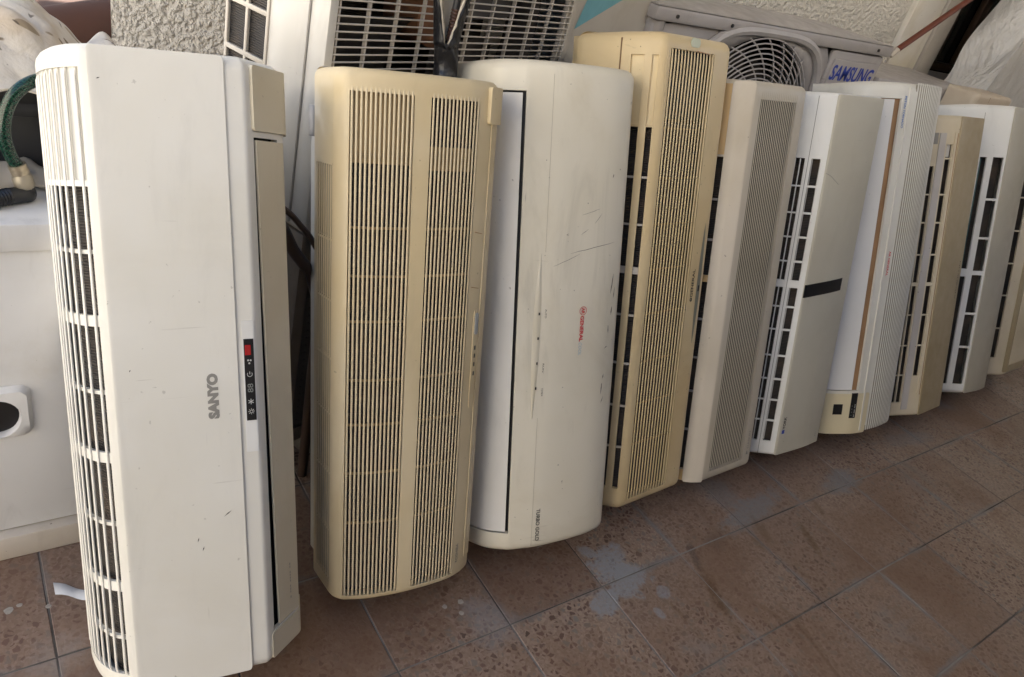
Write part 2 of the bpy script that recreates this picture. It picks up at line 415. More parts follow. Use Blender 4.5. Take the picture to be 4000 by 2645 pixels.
# ------------------------------------------------------------------ ground, floor, building shell
def struct(o): o['kind'] = 'structure'; return o
def ground():
    q = NB('pale paving'); p = q.n('ShaderNodeNewGeometry').outputs['Position']
    br = q.n('ShaderNodeTexBrick'); q.l(p, br.inputs[0]); br.offset = 0; br.inputs['Scale'].default_value = 4
    br.inputs['Color1'].default_value = (.40, .40, .40, 1); br.inputs['Color2'].default_value = (.46, .455, .45, 1); br.inputs['Mortar'].default_value = (.2, .2, .2, 1)
    br.inputs['Mortar Size'].default_value = .012; br.inputs['Brick Width'].default_value = 1; br.inputs['Row Height'].default_value = 1
    c = q.mix(q.ramp(q.noise(p, 2, 5), .4, .7, 0, .35), br.outputs[0], (.28, .27, .25))
    m = q.fin(c, .7)
    return struct(obj('ground', [(-120, -120, -.02), (120, -120, -.02), (120, 120, -.02), (-120, 120, -.02)], [(0, 1, 2, 3)], m))
ground()
TZ = terrazzo()
v, f = boxg(-1.62, 4.62, -2.62, 1.1, -.018, -.0012)
floor = struct(obj('floor', v, f, GROUT))
bm = bmesh.new()
for c in boxg(-.0987, .0987, -.0987, .0987, -.0011, 0)[0]: bm.verts.new(c)
bm.verts.ensure_lookup_table()
for q in boxg(0, 1, 0, 1, 0, 1)[1]: bm.faces.new([bm.verts[i] for i in q])
bmesh.ops.bevel(bm, geom=[e for e in bm.edges if all(v.co.z > -.0005 for v in e.verts)], offset=.0009, segments=1, affect='EDGES')
tile_me = bpy.data.meshes.new('tile'); bm.to_mesh(tile_me); bm.free(); tile_me.materials.append(TZ)
rest = [[], []]
for i in range(-8, 23):
    for j in range(-13, 5):
        x, y = .1 + .2 * i, .1 + .2 * j
        if i <= 18 and -6 <= j <= 4 and i >= -7:
            o = link('tile', tile_me, floor, (x + random.uniform(-.0004, .0004), y + random.uniform(-.0004, .0004), random.uniform(-.0001, .0004)),
                     (random.uniform(-.0015, .0015), random.uniform(-.0015, .0015), random.uniform(-.002, .002)))
        else:
            k = len(rest[0]); rest[0] += [(x + a, y + b, z) for z in (-.0011, 0) for b in (-.0987, .0987) for a in (-.0987, .0987)]
            rest[1] += [tuple(n + k for n in q) for q in boxg(0, 1, 0, 1, 0, 1)[1]]
o = obj('outer_tiles', rest[0], rest[1], TZ, floor); o['kind'] = 'stuff'

WY = 1.1
wall = empty('stucco_wall', Matrix.Translation((-.37, WY, 0)), 'rough cream stucco wall behind the row of air conditioners', 'wall')
def wbox(name, b, mat, bev=0.0, parent=wall):
    x0, x1, y0, y1, z0, z1 = b
    return box(name, (x0 + .37, x1 + .37, y0 - WY, y1 - WY, z0, z1), mat, parent, bev)
obj('wall_field', [(a_ + .37, b_ - WY, c_) for c_ in (0, 3.0) for a_, b_ in ((-.37, WY), (2.222, WY), (2.222, WY + .22), (-.30, WY + .22))], [(0, 1, 2, 3), (4, 5, 6, 7), (0, 1, 5, 4), (1, 2, 6, 5), (2, 3, 7, 6), (3, 0, 4, 7)], STUCCO, wall)
wbox('pilaster', (2.226, 2.415, WY - .02, WY + .22, 0, 3.0), SMOOTHW, .004)
wbox('wall_below_window', (2.418, 4.85, WY + .005, WY + .22, 0, .68), SMOOTHW)
wbox('wall_above_window', (2.418, 4.85, WY + .005, WY + .22, 1.75, 3.0), SMOOTHW)
wbox('wall_end', (3.30, 4.85, WY + .005, WY + .22, .683, 1.747), SMOOTHW)
# ---- window
win = empty('wall_window', Matrix.Translation((2.42, WY, .683)), 'dark old wooden window in a beige painted frame', 'window')
def nb(name, b, mat, bev=.003, parent=win):
    x0, x1, y0, y1, z0, z1 = b
    return box(name, (x0 - 2.42, x1 - 2.42, y0 - WY, y1 - WY, z0 - .683, z1 - .683), mat, parent, bev)
nb('frame_jamb', (2.419, 2.52, WY - .03, WY + .16, .727, 1.7), FRAMEP)
nb('frame_jamb', (3.20, 3.297, WY - .03, WY + .16, .727, 1.7), FRAMEP)
nb('frame_head', (2.419, 3.297, WY - .028, WY + .16, 1.703, 1.746), FRAMEP)
nb('sill', (2.419, 3.297, WY - .05, WY + .16, .684, .725), FRAMEP)
nb('track', (2.523, 3.197, WY + .06, WY + .075, .727, .765), METALG)
nb('sash_rail', (2.523, 3.197, WY + .085, WY + .12, .768, .80), WOODD)
nb('pane', (2.523, 3.197, WY + .125, WY + .135, .80, 1.7), GLASSD, 0)
for x, wd in ((2.525, .022), (2.56, .014), (2.60, .03), (2.74, .05), (2.95, .05)): nb('sash_stile', (x, x + wd, WY + .08 + wd * .3, WY + .123, .803, 1.7), WOODD)
nb('light_stop_board', (2.523, 3.197, WY + .137, WY + .155, .727, 1.7), GLASSD, 0)  # added dark board, keeps bright outside from showing through the window gaps
nb('latch', (2.60, 2.645, WY + .06, WY + .08, .98, .995), METALG, .004)
# ---- unseen roof and wall across from the row, added and sized to shade the place
roof = box('shade_roof', (-1.05, 4.9, -2.0, 2.9, 3.0, 3.15), CONC); tag(roof, 'unseen flat concrete roof shaped to shade the air conditioners', 'roof')
ow = box('added_shade_wall', (-1.7, 4.9, -1.40, -1.22, -.01, 1.62), simple('dark shading render', (.12, .10, .085), .7, var=.15, scale=6, bump=.5, bscale=70)); tag(ow, 'unseen dark wall added across from the air conditioners to shade them', 'wall')
ew = box('end_wall', (4.605, 4.85, -1.218, 1.103, -.01, 2.998), STUCCO); tag(ew, 'cream wall closing the far end of the porch', 'wall')
yw = box('bounce_wall', (-4.9, -4.7, -6, 6.4, -.02, 3.4), SMOOTHW); tag(yw, 'unseen cream wall added to bounce sunlight onto the row', 'wall')  # added out of view: sunlit surface bouncing warm light from the left
lh = box('bounce_house', (-4.5, 9, -9, -6.2, -.02, 6.0), simple('tan bounce render', (.46, .42, .36), .8, var=.1, scale=3)); tag(lh, 'unseen house front added to bounce warm sunlight onto the row', 'house')  # added out of view: warm bounce on the fronts, hides low blue sky
nb_ = box('neighbour_house', (-3.2, 2.0, 6.5, 9.0, -.02, 5.0), SMOOTHW); tag(nb_, 'plain pale house across the paved yard', 'house')

# ------------------------------------------------------------------ the row of indoor units
ROW = 'indoor air conditioner units standing on end in a row'
C1 = plastic('white plastic', (.73, .715, .665), (.69, .67, .605), dirt=.4, scr=.4, seed=1)
C1S = plastic('yellowed cream plastic', (.64, .58, .45), (.58, .51, .37), dirt=.4, scr=.3, seed=1.5)

# --- unit 1: white, smooth front, slotted left side, display
pr1 = fillet([(-.056, .17), (-.056, .13), (-.052, .085), (-.040, .045), (-.022, .016), (-.004, .003), (.004, 0), (.152, 0), (.198, .053), (.206, .11), (.206, .17)],
             [0, .02, .02, .02, .02, .006, 0.003, .004, .006, .02, 0])
u1 = Unit('indoor_unit', (-.499, .211), 23.3, -3.8, -12.2, .74, .17, pr1,
          'white indoor air conditioner with smooth front, dark display strip and open side slots', group=ROW)
a, b = u1.S(-.054, .11), u1.S(-.006, .004)
so_, sr = u1.S(.160, .010), u1.S(.190, .044)
u1.shell('casing', C1, holes=[(a, b, .03, .597), (a, b, .603, .715), (so_, sr, .045, .655)], r=.016, t=.005)
u1.plate('backing_panel', a - .002, b + .002, .598, .72, -.003, .002, C1)
u1.plate('coil', u1.S(-.056, .15), u1.S(-.004, .003), .02, .61, -.016, .003, COIL)
u1.slats(lin(a + .005, b - .0045, 10), .026, .718, .0029, .0022, C1, proud=.0012, e=.01, sink=.005)
u1.bars(a - .001, b + .001, [.455, .30, .143], .012, .0012, .004, C1)
u1.bars(a - .001, b + .001, [.529, .375, .22, .077], .0042, .0022, .004, C1)
e0, e1 = u1.S(.0035, 0), u1.S(.131, 0)
u1.plate('front_panel', e0, e1, .004, .737, .0022, .004, C1, rc=.004)
ch = u1.S(.137, 0); ch1 = u1.S(.1505, 0)
C6W_ = plastic('cool white plastic', (.72, .72, .70), (.68, .675, .645), dirt=.5, scr=.3, seed=52)
st = u1.plate('control_strip', ch, ch1, .291, .449, .0010, .002, C6W_)
dp_ = u1.plate('display', u1.S(.1385, 0), u1.S(.1492, 0), .330, .428, .0016, .002, BLACK)
u1.plate('receiver_window', u1.S(.1395, 0), u1.S(.146, 0), .409, .421, .0022, .001, REDWIN, dp_)
def ring(c, ex, ey, r0, r1, a0=0, a1=360, n=16):
    vs = []; fs = []
    for i in range(n + 1):
        t = radians(a0 + (a1 - a0) * i / n)
        for r in (r0, r1): vs.append(c + (ex * cos(t) + ey * sin(t)) * r)
    for i in range(n): fs.append((2 * i, 2 * i + 1, 2 * i + 3, 2 * i + 2))
    return vs, fs
def icons(u, uu, spec, parent):
    p, n = u.pr.at(uu); Tn = Vector((-n.y, n.x, 0)); Z = Vector((0, 0, 1)); ex, ey = Z, -Tn
    for kind, z in spec:
        c = Vector(u.P(uu, z, .0021)); vs = []; fs = []
        def bar(ang, r0, r1, wd):
            d = ex * cos(ang) + ey * sin(ang); e = (-ex * sin(ang) + ey * cos(ang)) * wd / 2; k = len(vs)
            vs.extend([c + d * r0 - e, c + d * r1 - e, c + d * r1 + e, c + d * r0 + e]); fs.append((k, k + 1, k + 2, k + 3))
        if kind == 'power':
            vs, fs = ring(c, ex, ey, .0024, .0031, 50, 310); bar(0, 0, .0032, .0008)
        elif kind == 'snow':
            for k in range(6): bar(k * pi / 3, 0, .0034, .0008)
        elif kind == 'sun':
            vs, fs = ring(c, ex, ey, .0014, .002)
            for k in range(8): bar(k * pi / 4, .0025, .0036, .0007)
        elif kind == 'drops':
            for dx, dy in ((.0018, .0012), (.0016, -.0016), (-.0018, 0)):
                v2, f2 = ring(c + ex * dx + ey * dy, ex, ey, 0.0001, .0011, n=10); k = len(vs); vs += v2; fs += [tuple(i + k for i in q) for q in f2]
        obj('display_icon', vs, fs, PALE, parent)
icons(u1, u1.S(.1438, 0), [('drops', .401), ('power', .386), ('snow', .353), ('sun', .341)], dp_)
u1.text('88', u1.S(.1438, 0), .3695, .0105, .0062, DIMICON, True, .0021, parent=dp_)
u1.text('SANYO', u1.S(.1028, 0), .3635, .054, .0122, GREYINK, True, .0026, .07)
u1.plate('outlet_cavity', so_ - .003, sr + .003, .04, .66, -.010, .003, DARK)
fl = u1.plate('flap', u1.S(.1675, .018), u1.S(.197, .052), .048, .652, .0015, .003, C1S, sk=-.008)
u1.plate('end_block', u1.S(.158, .007), u1.S(.2055, .10), .662, .732, .004, .009, C1S, rc=.004)
u1.plate('end_block', u1.S(.156, .006), u1.S(.2035, .09), .008, .043, .0015, .005, C1S, rc=.003)
u1.text('- --- ---- --', u1.S(.1845, .037), .095, .05, .0016, GREYINK, True, .0022)
for x, z, l, t in ((.112, .218, .012, .9), (.078, .19, .006, .3), (.083, .178, .006, .35), (.012, .705, .004, 1.2), (.02, .40, .003, .5)):
    c = u1.S(x, 0); p = Vector(u1.P(c, z, .0026))
    d = Vector((sin(t), 0, cos(t))) * l / 2; e = Vector((cos(t), 0, -sin(t))) * .0006
    obj('scuff', [p - d, p + e, p + d, p - e], [(0, 1, 2, 3)], INK, u1.root)

# --- unit 2: yellowed, two slatted fields on a curved front
C2 = plastic('yellowed beige plastic', (.65, .55, .37), (.60, .485, .29), dirt=.5, scr=.4, seed=11)
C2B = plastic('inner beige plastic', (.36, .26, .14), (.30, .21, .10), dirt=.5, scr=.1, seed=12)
pr2 = fillet([(.035, .19), (.035, .121), (0, .116), (0, .044), (.010, .028), (.04, .014), (.085, .004), (.13, 0), (.175, .001), (.205, .010), (.222, .022), (.228, .05), (.228, .19)],
             [0, 0, .003, .012, .008, .02, .02, .02, .02, .012, .01, .01, 0])
u2 = Unit('indoor_unit', (-.256, .261), 17.9, -.1, -2.3, .742, .19, pr2,
          'yellowed beige indoor air conditioner with two fields of vertical slats and a left side grille', group=ROW)
g0, g1, g2, g3 = u2.S(.013, .028), u2.S(.088, .004), u2.S(.110, .002), u2.S(.181, .003)
sg0, sg1 = u2.S(0, .105), u2.S(0, .050)
u2.shell('casing', C2, holes=[(g0, g1, .012, .715), (g2, g3, .012, .715), (sg0, sg1, .03, .625)], r=.012, t=.005)
nz = 15
u2.slats(lin(g0 + .003, g1 - .0028, 14), .006, .733, .0027, .0014, C2, .0012, e=.022, sink=.004)
u2.slats(lin(g2 + .003, g3 - .0025, 13), .006, .733, .0025, .0012, C2, .0012, e=.022, sink=.004)
u2.slats(lin(sg0 + .004, sg1 - .004, 7), .03, .625, .0028, .0012, C2, .0008, e=.004)
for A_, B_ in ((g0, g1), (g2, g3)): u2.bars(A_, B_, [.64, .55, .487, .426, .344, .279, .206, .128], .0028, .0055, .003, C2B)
u2.bars(sg0, sg1, [.53, .45, .37, .29, .2, .11], .003, .001, .004, C2)
u2.plate('coil', u2.S(.004, .05), u2.S(.2, .008), .012, .718, -.016, .003, COIL)
u2.plate('side_filter', sg0 - .004, sg1 + .004, .02, .63, -.010, .002, plastic('filter beige', (.36, .29, .19), dirt=.8, seed=13))
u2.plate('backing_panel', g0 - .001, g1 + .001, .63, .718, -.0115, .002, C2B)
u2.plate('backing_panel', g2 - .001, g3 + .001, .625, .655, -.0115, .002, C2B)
u2.plate('outlet_strip', u2.S(.206, .010), u2.S(.226, .035), .03, .69, .0012, .003, C2, rc=.003)
u2.plate('end_block', u2.S(.196, .007), u2.S(.228, .10), .688, .735, .006, .010, C2, rc=.004)
cs = u2.plate('control_strip', u2.S(.1945, .006), u2.S(.2035, .0095), .285, .434, .0012, .002, C2, rc=.0042)
u2.plate('button', u2.S(.1965, .0065), u2.S(.2025, .009), .398, .43, .0022, .002, simple('grey button', (.38, .39, .38), .4), cs, rc=.0028)
for z in (.378, .366, .353, .339): u2.plate('indicator', u2.S(.1985, .007), u2.S(.2005, .008), z - .003, z + .003, .0018, .001, INK, cs)
for z in (.545, .468): u2.plate('crack', u2.S(.186, .003), u2.S(.2, .008), z, z + .0012, .0006, .0006, BROWNGAP, z0b=z - .003, z1b=z - .0022)
u2.text('TOSHIBA', u2.S(.1895, .004), .045, .034, .0052, GREYINK, True, .0008, .02)
o = box('back_plate', (.02, .19, -.066, -.002, .004, .69), METALW, u2.root, .003)
box('bracket', (.004, .019, -.064, -.040, .655, .695), METALG, u2.root, .002)

# --- unit 3: cream white, smooth curved front, white flap on its left
C3 = plastic('cream white plastic', (.70, .655, .545), (.66, .61, .49), dirt=.9, scr=1.0, seed=21)
C3W = plastic('clean white plastic', (.74, .72, .68), (.70, .68, .63), dirt=.6, scr=.3, seed=22)
pr3 = fillet([(-.012, .20), (-.012, .13), (-.006, .08), (.006, .05), (.036, .024), (.085, .007), (.14, .001), (.19, 0), (.228, .008), (.24, .03), (.242, .20)],
             [0, .03, .02, .02, .006, .03, .03, .03, .02, .012, 0])
u3 = Unit('indoor_unit', (-.001, .249), 21.1, -.2, -1.5, .774, .2, pr3,
          'cream white indoor air conditioner with scratched plain front and red lettering on it', group=ROW)
k0, k1 = u3.S(.0315, .0285), u3.S(.0355, .0245); fa = .03
u3.shell('casing', C3, holes=[(fa, k1, .036, .730)], r=.016, t=.010)
u3.plate('outlet_cavity', fa - .004, k1 + .003, .03, .736, -.0085, .002, DARK)
u3.plate('flap', fa + .002, k0, .039, .727, -.0005, .003, C3W)
lens_m = plastic('recess cream', (.64, .60, .50), seed=23)
fs_ = u3.S(.0735, .0105); SEAM3 = simple('faint cream seam', (.45, .41, .33), .6)
u3.plate('seam', fs_ - .0003, fs_ + .0003, .01, .235, .0003, .001, SEAM3); u3.plate('seam', fs_ - .0003, fs_ + .0003, .50, .755, .0003, .001, SEAM3)
us = []; vs = []; fs = []
for i in range(21):
    t = i / 20; z = .235 + .262 * t; wd = .0062 * sin(pi * t) ** .8 + .0002
    for dx in (-1, -.35, .35, 1):
        u = u3.S(.066, .0125) + dx * wd - .002 * (1 - t); vs.append(u3.P(u, z, .0014 if abs(dx) < .5 else .0002))
for i in range(20):
    for k in range(3): fs.append((4 * i + k, 4 * i + k + 1, 4 * i + k + 5, 4 * i + k + 4))
obj('indicator_lens', vs, fs, lens_m, u3.root)
for z in (.405, .366, .326, .285): u3.plate('indicator', u3.S(.0665, .012), u3.S(.0685, .011), z - .002, z + .002, .0022, .001, INK)
for tx, z in (('AUTO', .405), ('RUN', .318), ('TIMER', .278)): u3.text(tx, u3.S(.0785, .009), z, .014, .0028, INK, False, .0008)
ul = u3.S(.145, .001)
u3.text('GENERAL', ul, .3765, .042, .0072, REDINK, False, .0008, .03)
u3.text('COOL', ul - .001, .3435, .021, .006, SKYINK, False, .0008, ital=.2)
u3.text('AR', ul + .001, .4055, .010, .0062, REDINK, False, .0008, .03)
p, n = u3.pr.at(ul + .001); Tn = Vector((-n.y, n.x, 0)); vv, ff = ring(Vector(u3.P(ul + .001, .4055, .0008)), Tn, Vector((0, 0, 1)), .0062, .0070, n=24)
obj('logo_ring', vv, ff, REDINK, u3.root)
u3.text('TURBO GOLD', u3.S(.083, .008), .047, .058, .0070, INK, False, .0008, .015)
random.seed(5)
for (x, z, l, t, wd) in ((.205, .445, .034, .15, .003), (.212, .43, .02, .1, .0022), (.208, .40, .012, .1, .0035), (.203, .37, .014, -.1, .0028), (.198, .29, .012, .2, .003), (.196, .27, .02, .05, .0030), (.20, .25, .012, .4, .002), (.20, .34, .008, .9, .002), (.165, .55, .02, .7, .0007), (.150, .56, .035, 1.3, .0006),
                         (.16, .505, .09, 1.40, .0010), (.11, .487, .05, 1.2, .0007), (.19, .615, .006, .4, .0022), (.222, .725, .006, .2, .0015), (.088, .006, .010, 1.5, .002), (.14, .53, .016, 1.0, .0006)):
    c = u3.S(x, .003); p, n = u3.pr.at(c); Tn = Vector((-n.y, n.x, 0)); p = Vector(u3.P(c, z, .0007)); vs = []
    d = Tn * sin(t) + Vector((0, 0, cos(t))); e = Tn * cos(t) - Vector((0, 0, sin(t)))
    pts = []
    for k in range(7):
        s_ = k / 6 - .5; uu = c + s_ * l * sin(t); zz = z + s_ * l * cos(t) + random.uniform(-1, 1) * wd * .6
        hw = wd * (1 - (2 * s_) ** 2) * random.uniform(.4, 1) * .5 + .0001
        pts.append((uu, zz, hw))
    vs = [u3.P(uu + hw * cos(t), zz - hw * sin(t), .0007) for uu, zz, hw in pts] + [u3.P(uu - hw * cos(t), zz + hw * sin(t), .0007) for uu, zz, hw in pts]
    obj('scuff', vs, [(i, i + 1, 8 + i, 7 + i) for i in range(6)], simple('scuff grey', (.20, .18, .15), .7), u3.root)

# --- unit 4: deep yellow, slatted front, fluted left side
C4 = plastic('deep yellowed plastic', (.64, .515, .31), (.60, .46, .25), dirt=.9, scr=.5, seed=31)
C4L = plastic('light yellowed plastic', (.72, .58, .34), (.66, .52, .28), dirt=.6, scr=.4, seed=32)
pr4 = fillet([(.0, .19), (.0, .146), (-.040, .140), (-.040, .128), (-.012, .050), (.006, .018), (.021, 0), (.19, .003), (.200, .012), (.204, .05), (.204, .19)],
             [0, 0, .003, .006, .02, .0, .010, .006, .008, .01, 0])
u4 = Unit('indoor_unit', (.265, .27), 19, .2, 2.4, .836, .19, pr4,
          'deep yellow indoor air conditioner with slatted front and long open slots, tallest of the row', group=ROW)
g0, g1 = u4.S(.036, 0), u4.S(.149, .001)
q0, q1, q2, q3 = u4.S(-.008, .044), u4.S(.0025, .025), u4.S(.009, .0145), u4.S(.0155, .0065)
rr0, rr1 = u4.S(-.036, .118), u4.S(-.020, .072)
u4.shell('casing', C4, holes=[(g0, g1, .02, .812), (q0, q1, .045, .69), (q2, q3, .045, .69), (q0, q1, .693, .80), (q2, q3, .693, .80)], r=.018, t=.008)
u4.plate('flute_panel', q0 - .001, q3 + .001, .69, .803, -.0045, .002, C4L)
u4.slats(lin(g0 + .004, g1 - .004, 14), .010, .820, .0032, .0012, C4L, .0012, e=.025, sink=.004)
u4.bars(g0, g1, [.69, .61, .532, .454, .375, .287, .207, .127], .0026, .006, .003, simple('deep brown plastic', (.20, .13, .055), .6))
u4.bars(q0, q3, [.61, .532, .375, .287, .207, .127], .0035, .004, .003, WIRE)
u4.bars(q0, q3, [.454], .012, .004, .003, WIRE)
u4.plate('coil', u4.S(-.03, .085), u4.S(.155, .001), .02, .70, -.018, .003, COIL)
u4.plate('backing_panel', g0, g1, .705, .815, -.014, .002, DARK)
for k in lin(rr0, rr1, 8): u4.plate('side_rib', k - .0012, k + .0012, .04, .772, .0016, .003, C4L)
sm = u4.S(-.0155, .060)
u4.plate('seam', sm - .0012, sm + .0012, .02, .825, .0004, .002, simple('brown seam', (.16, .09, .04), .7))
box('clip', (-.024, -.014, .066 - .19, .076 - .19, .752, .772), C4L, u4.root, .0015, rot=(0, 0, 0))
u4.text('GENERAL', u4.S(.1605, .001), .421, .052, .0075, INK, True, .0008, .02)
p, n = u4.pr.at(u4.S(.1605, .001)); Tn = Vector((-n.y, n.x, 0)); vv, ff = ring(Vector(u4.P(u4.S(.1605, .001), .3905, .0008)), Tn, Vector((0, 0, 1)), .0012, .0036, n=18)
obj('logo_ring', vv, ff, INK, u4.root)
vs = []; fs = []
for i in range(17):
    t = i / 16; z = .305 + .225 * t; wd = .0048 * sin(pi * t) ** .7 + .0002
    for dx in (-1, 1): vs.append(u4.P(u4.S(.178, .002) + dx * wd, z, .0008))
for i in range(16): fs.append((2 * i, 2 * i + 1, 2 * i + 3, 2 * i + 2))
obj('indicator_lens', vs, fs, simple('grey green lens', (.20, .20, .16), .35), u4.root)
u4.plate('receiver_window', u4.S(.1775, .002), u4.S(.1805, .002), .405, .416, .0014, .001, BLACK)
u4.plate('paint_spot', u4.S(.083, .0), u4.S(.107, .001), .818, .832, .0008, .001, simple('pale green paint', (.55, .58, .45), .6), rc=.006)
u4.plate('paint_smear', u4.S(.10, 0), u4.S(.135, .001), .812, .8135, .0008, .001, simple('reddish smear', (.40, .24, .14), .7), z0b=.810, z1b=.8115)

# --- unit 5: grey beige front grille over a yellow chassis
C5 = plastic('grey beige plastic', (.52, .47, .385), (.48, .43, .34), dirt=.5, scr=.4, seed=41)
C5L = plastic('pale dusty plastic', (.60, .54, .45), (.54, .48, .385), dirt=.7, scr=.3, seed=42)
C5Y = plastic('orange yellowed plastic', (.58, .40, .19), (.52, .34, .14), dirt=.4, seed=43)
pr5 = fillet([(-.034, .18), (-.032, .08), (-.026, .055), (-.004, .026), (.006, .014), (.030, 0), (.184, .002), (.194, .010), (.198, .05), (.198, .18)],
             [0, .01, .01, 0, .012, .008, .006, .008, .01, 0])
u5 = Unit('indoor_unit', (.5, .264), 18.6, -.2, .8, .786, .18, pr5,
          'grey beige indoor air conditioner with fine dark striped grille and orange yellow sides', group=ROW)
g0, g1 = u5.S(.046, 0), u5.S(.160, .001); y0_, y1_ = u5.S(-.026, .055), u5.S(-.004, .027)
ya, yb = u5.S(-.024, .052), u5.S(-.017, .044)
u5.shell('casing', C5, holes=[(g0, g1, .022, .755), (ya, yb, .03, .652), (yb + .003, y1_, .03, .652)], r=.014, t=.006)
u5.plate('side_skin', .012, y1_, .656, .778, .001, .002, C5Y)
u5.plate('side_skin', .012, ya - .001, .012, .655, .001, .002, C5Y)
u5.plate('side_post', yb, yb + .003, .015, .655, .0015, .003, C5Y)
u5.plate('side_skin', ya, y1_, .006, .029, .001, .002, C5Y)
u5.plate('front_edge', y1_ + .001, u5.S(.028, .001), .003, .783, .0014, .003, C5L, rc=.004)
u5.slats(lin(g0 + .0026, g1 - .0026, 20), .010, .779, .0022, .0007, C5, .0010, e=.018, sink=.003)
u5.plate('coil', u5.S(-.030, .065), u5.S(.17, .001), .02, .775, -.018, .003, COIL)
u5.plate('filter', g0, g1, .024, .755, -.0075, .001, simple('dark filter mesh', (.045, .035, .026), .7, var=.4))
u5.bars(ya, y1_, [.575, .5, .346, .268, .198, .116], .004, .004, .003, METALG); u5.bars(ya, y1_, [.426], .013, .003, .004, C5Y)
u5.text('DAIKIN', u5.S(.1715, .001), .066, .040, .0058, GREYINK, True, .0008, .0)
c = Vector(u5.P(u5.S(.1715, .001), .036, .0008)); obj('logo_triangle', [c + Vector((-.004, 0, -.004)), c + Vector((.004, 0, -.004)), c + Vector((-.001, 0, .006))], [(0, 1, 2)], GREYINK, u5.root)

# --- unit 6: white side with two rows of openings, plain front with black tape
C6 = plastic('greyish cream plastic', (.53, .505, .42), (.49, .46, .375), dirt=.35, scr=.3, seed=51)
C6W = plastic('cool white plastic', (.72, .72, .70), (.68, .675, .645), dirt=.5, scr=.3, seed=52)
pr6 = fillet([(-.036, .18), (-.036, .085), (-.028, .068), (.045, 0), (.14, -.003), (.205, .003), (.216, .014), (.219, .05), (.219, .18)],
             [0, .01, .01, .004, .03, .02, .01, .01, 0])
u6 = Unit('indoor_unit', (.749, .274), 17.4, -1.6, -2, .782, .18, pr6,
          'pale indoor air conditioner with a strip of black tape stuck across its plain front', group=ROW)
o0, o1, o2, o3 = u6.S(-.008, .049), u6.S(.013, .030), u6.S(.022, .0215), u6.S(.035, .0095)
u6.shell('casing', C6W, holes=[(o0, o1, .035, .655), (o2, o3, .035, .655)], r=.010, t=.005)
fp0 = u6.S(.043, .002)
u6.plate('front_panel', fp0, u6.S(.212, .010), .003, .779, .0020, .003, C6, rc=.004)
u6.plate('coil', u6.S(-.03, .072), u6.S(.042, .003), .02, .67, -.019, .003, COIL)
zz6 = [.60, .546, .496, .445, .347, .296, .237, .183, .134, .085]
u6.bars(o0, o1, zz6, .0032, .001, .003, C6W); u6.bars(o2, o3, zz6, .0042, .001, .003, C6W)
u6.bars(o0, o1, [.397], .016, .0004, .004, C6W); u6.bars(o2, o3, [.397], .016, .0004, .004, C6W)
for t in (.35, .7): u6.plate('rail', o0 + (o1 - o0) * t - .001, o0 + (o1 - o0) * t + .001, .036, .654, -.0012, .003, C6W)
u6.plate('rail', o2 + .003, o2 + .0045, .036, .654, -.008, .003, METALW)
u6.plate('seam', u6.S(.0175, .026) - .0005, u6.S(.0175, .026) + .0005, .004, .775, .0003, .001, simple('grey seam', (.2, .19, .17), .7))
u6.plate('tape_strip', fp0 + .001, u6.S(.172, -.001), .370, .398, .0026, .0006, TAPE, z0b=.376, z1b=.404)
u6.plate('crack', fp0 + .002, u6.S(.062, 0), .628, .6288, .0026, .0004, GREYINK, z0b=.622, z1b=.6226); u6.plate('crack', u6.S(.062, 0), u6.S(.09, -.001), .6218, .6224, .0026, .0004, GREYINK, z0b=.606, z1b=.6065)
u6.text('YORK', u6.S(.057, 0), .080, .030, .0085, INK, True, .0026, .03, ital=.1)
u6.plate('logo_square', u6.S(.053, 0), u6.S(.061, 0), .054, .063, .0026, .0005, BLUEINK)
u6.text('(V)', u6.S(.188, 0), .026, .010, .007, GREYINK, True, .0026)

# --- unit 7: white with fine ribs, a brown stained outlet gap
C7 = plastic('soft white plastic', (.66, .645, .595), (.62, .60, .535), dirt=.5, scr=.3, seed=61)
C7C = plastic('cream end plastic', (.66, .595, .42), (.60, .52, .34), dirt=.4, scr=.2, seed=62)
C7W = plastic('flap white plastic', (.70, .70, .695), (.68, .675, .66), dirt=.3, scr=.2, seed=63)
pr7 = fillet([(.012, .20), (.006, .15), (-.002, .105), (.006, .060), (.067, .019), (.117, .005), (.16, 0), (.22, .002), (.250, .012), (.262, .05), (.262, .20)],
             [0, .02, .02, .02, .012, .012, .02, .02, .02, .01, 0])
u7 = Unit('indoor_unit', (.988, .248), 21.3, .9, 2.4, .822, .2, pr7,
          'rounded white indoor air conditioner with fine ribs and a brown gap beside its white flap', group=ROW)
f0, f1, f2 = u7.S(.0, .085), u7.S(.056, .026), u7.S(.0715, .0172)
u7.shell('casing', C7, holes=[(f0, f2, .112, .786), (u7.S(.113, .006), u7.S(.247, .010), .012, .815)], r=.022, t=.006)
u7.plate('backing_panel', u7.S(.110, .006), u7.S(.25, .012), .008, .818, -.0006, .002, simple('shaded groove plastic', (.27, .25, .20), .8))  # groove floor coloured darker to stand for the shade between ribs
u7.plate('outlet_gap', f0 - .003, f2 + .003, .105, .79, -.008, .003, BROWNGAP)
u7.plate('flap', f0 + .001, f1, .114, .784, .0002, .003, C7W)
r0, r1 = u7.S(.112, .006), u7.S(.245, .010)
u7.slats(lin(r0 + .003, r1, 17), .006, .822, .0046, .0012, C7, .0003, e=.012, name='rib')
u7.plate('ridge', u7.S(.090, .0125), u7.S(.0945, .0115), .008, .812, .0028, .004, C7)
u7.plate('end_cap', .03, u7.S(.108, .007), .002, .104, .0012, .003, C7C, rc=.004)
u7.plate('display', u7.S(.0575, .025), u7.S(.0715, .0175), .043, .106, .0022, .002, BLACK)
u7.plate('receiver_window', u7.S(.021, .047), u7.S(.041, .0355), .052, .078, .0022, .002, BLACK)
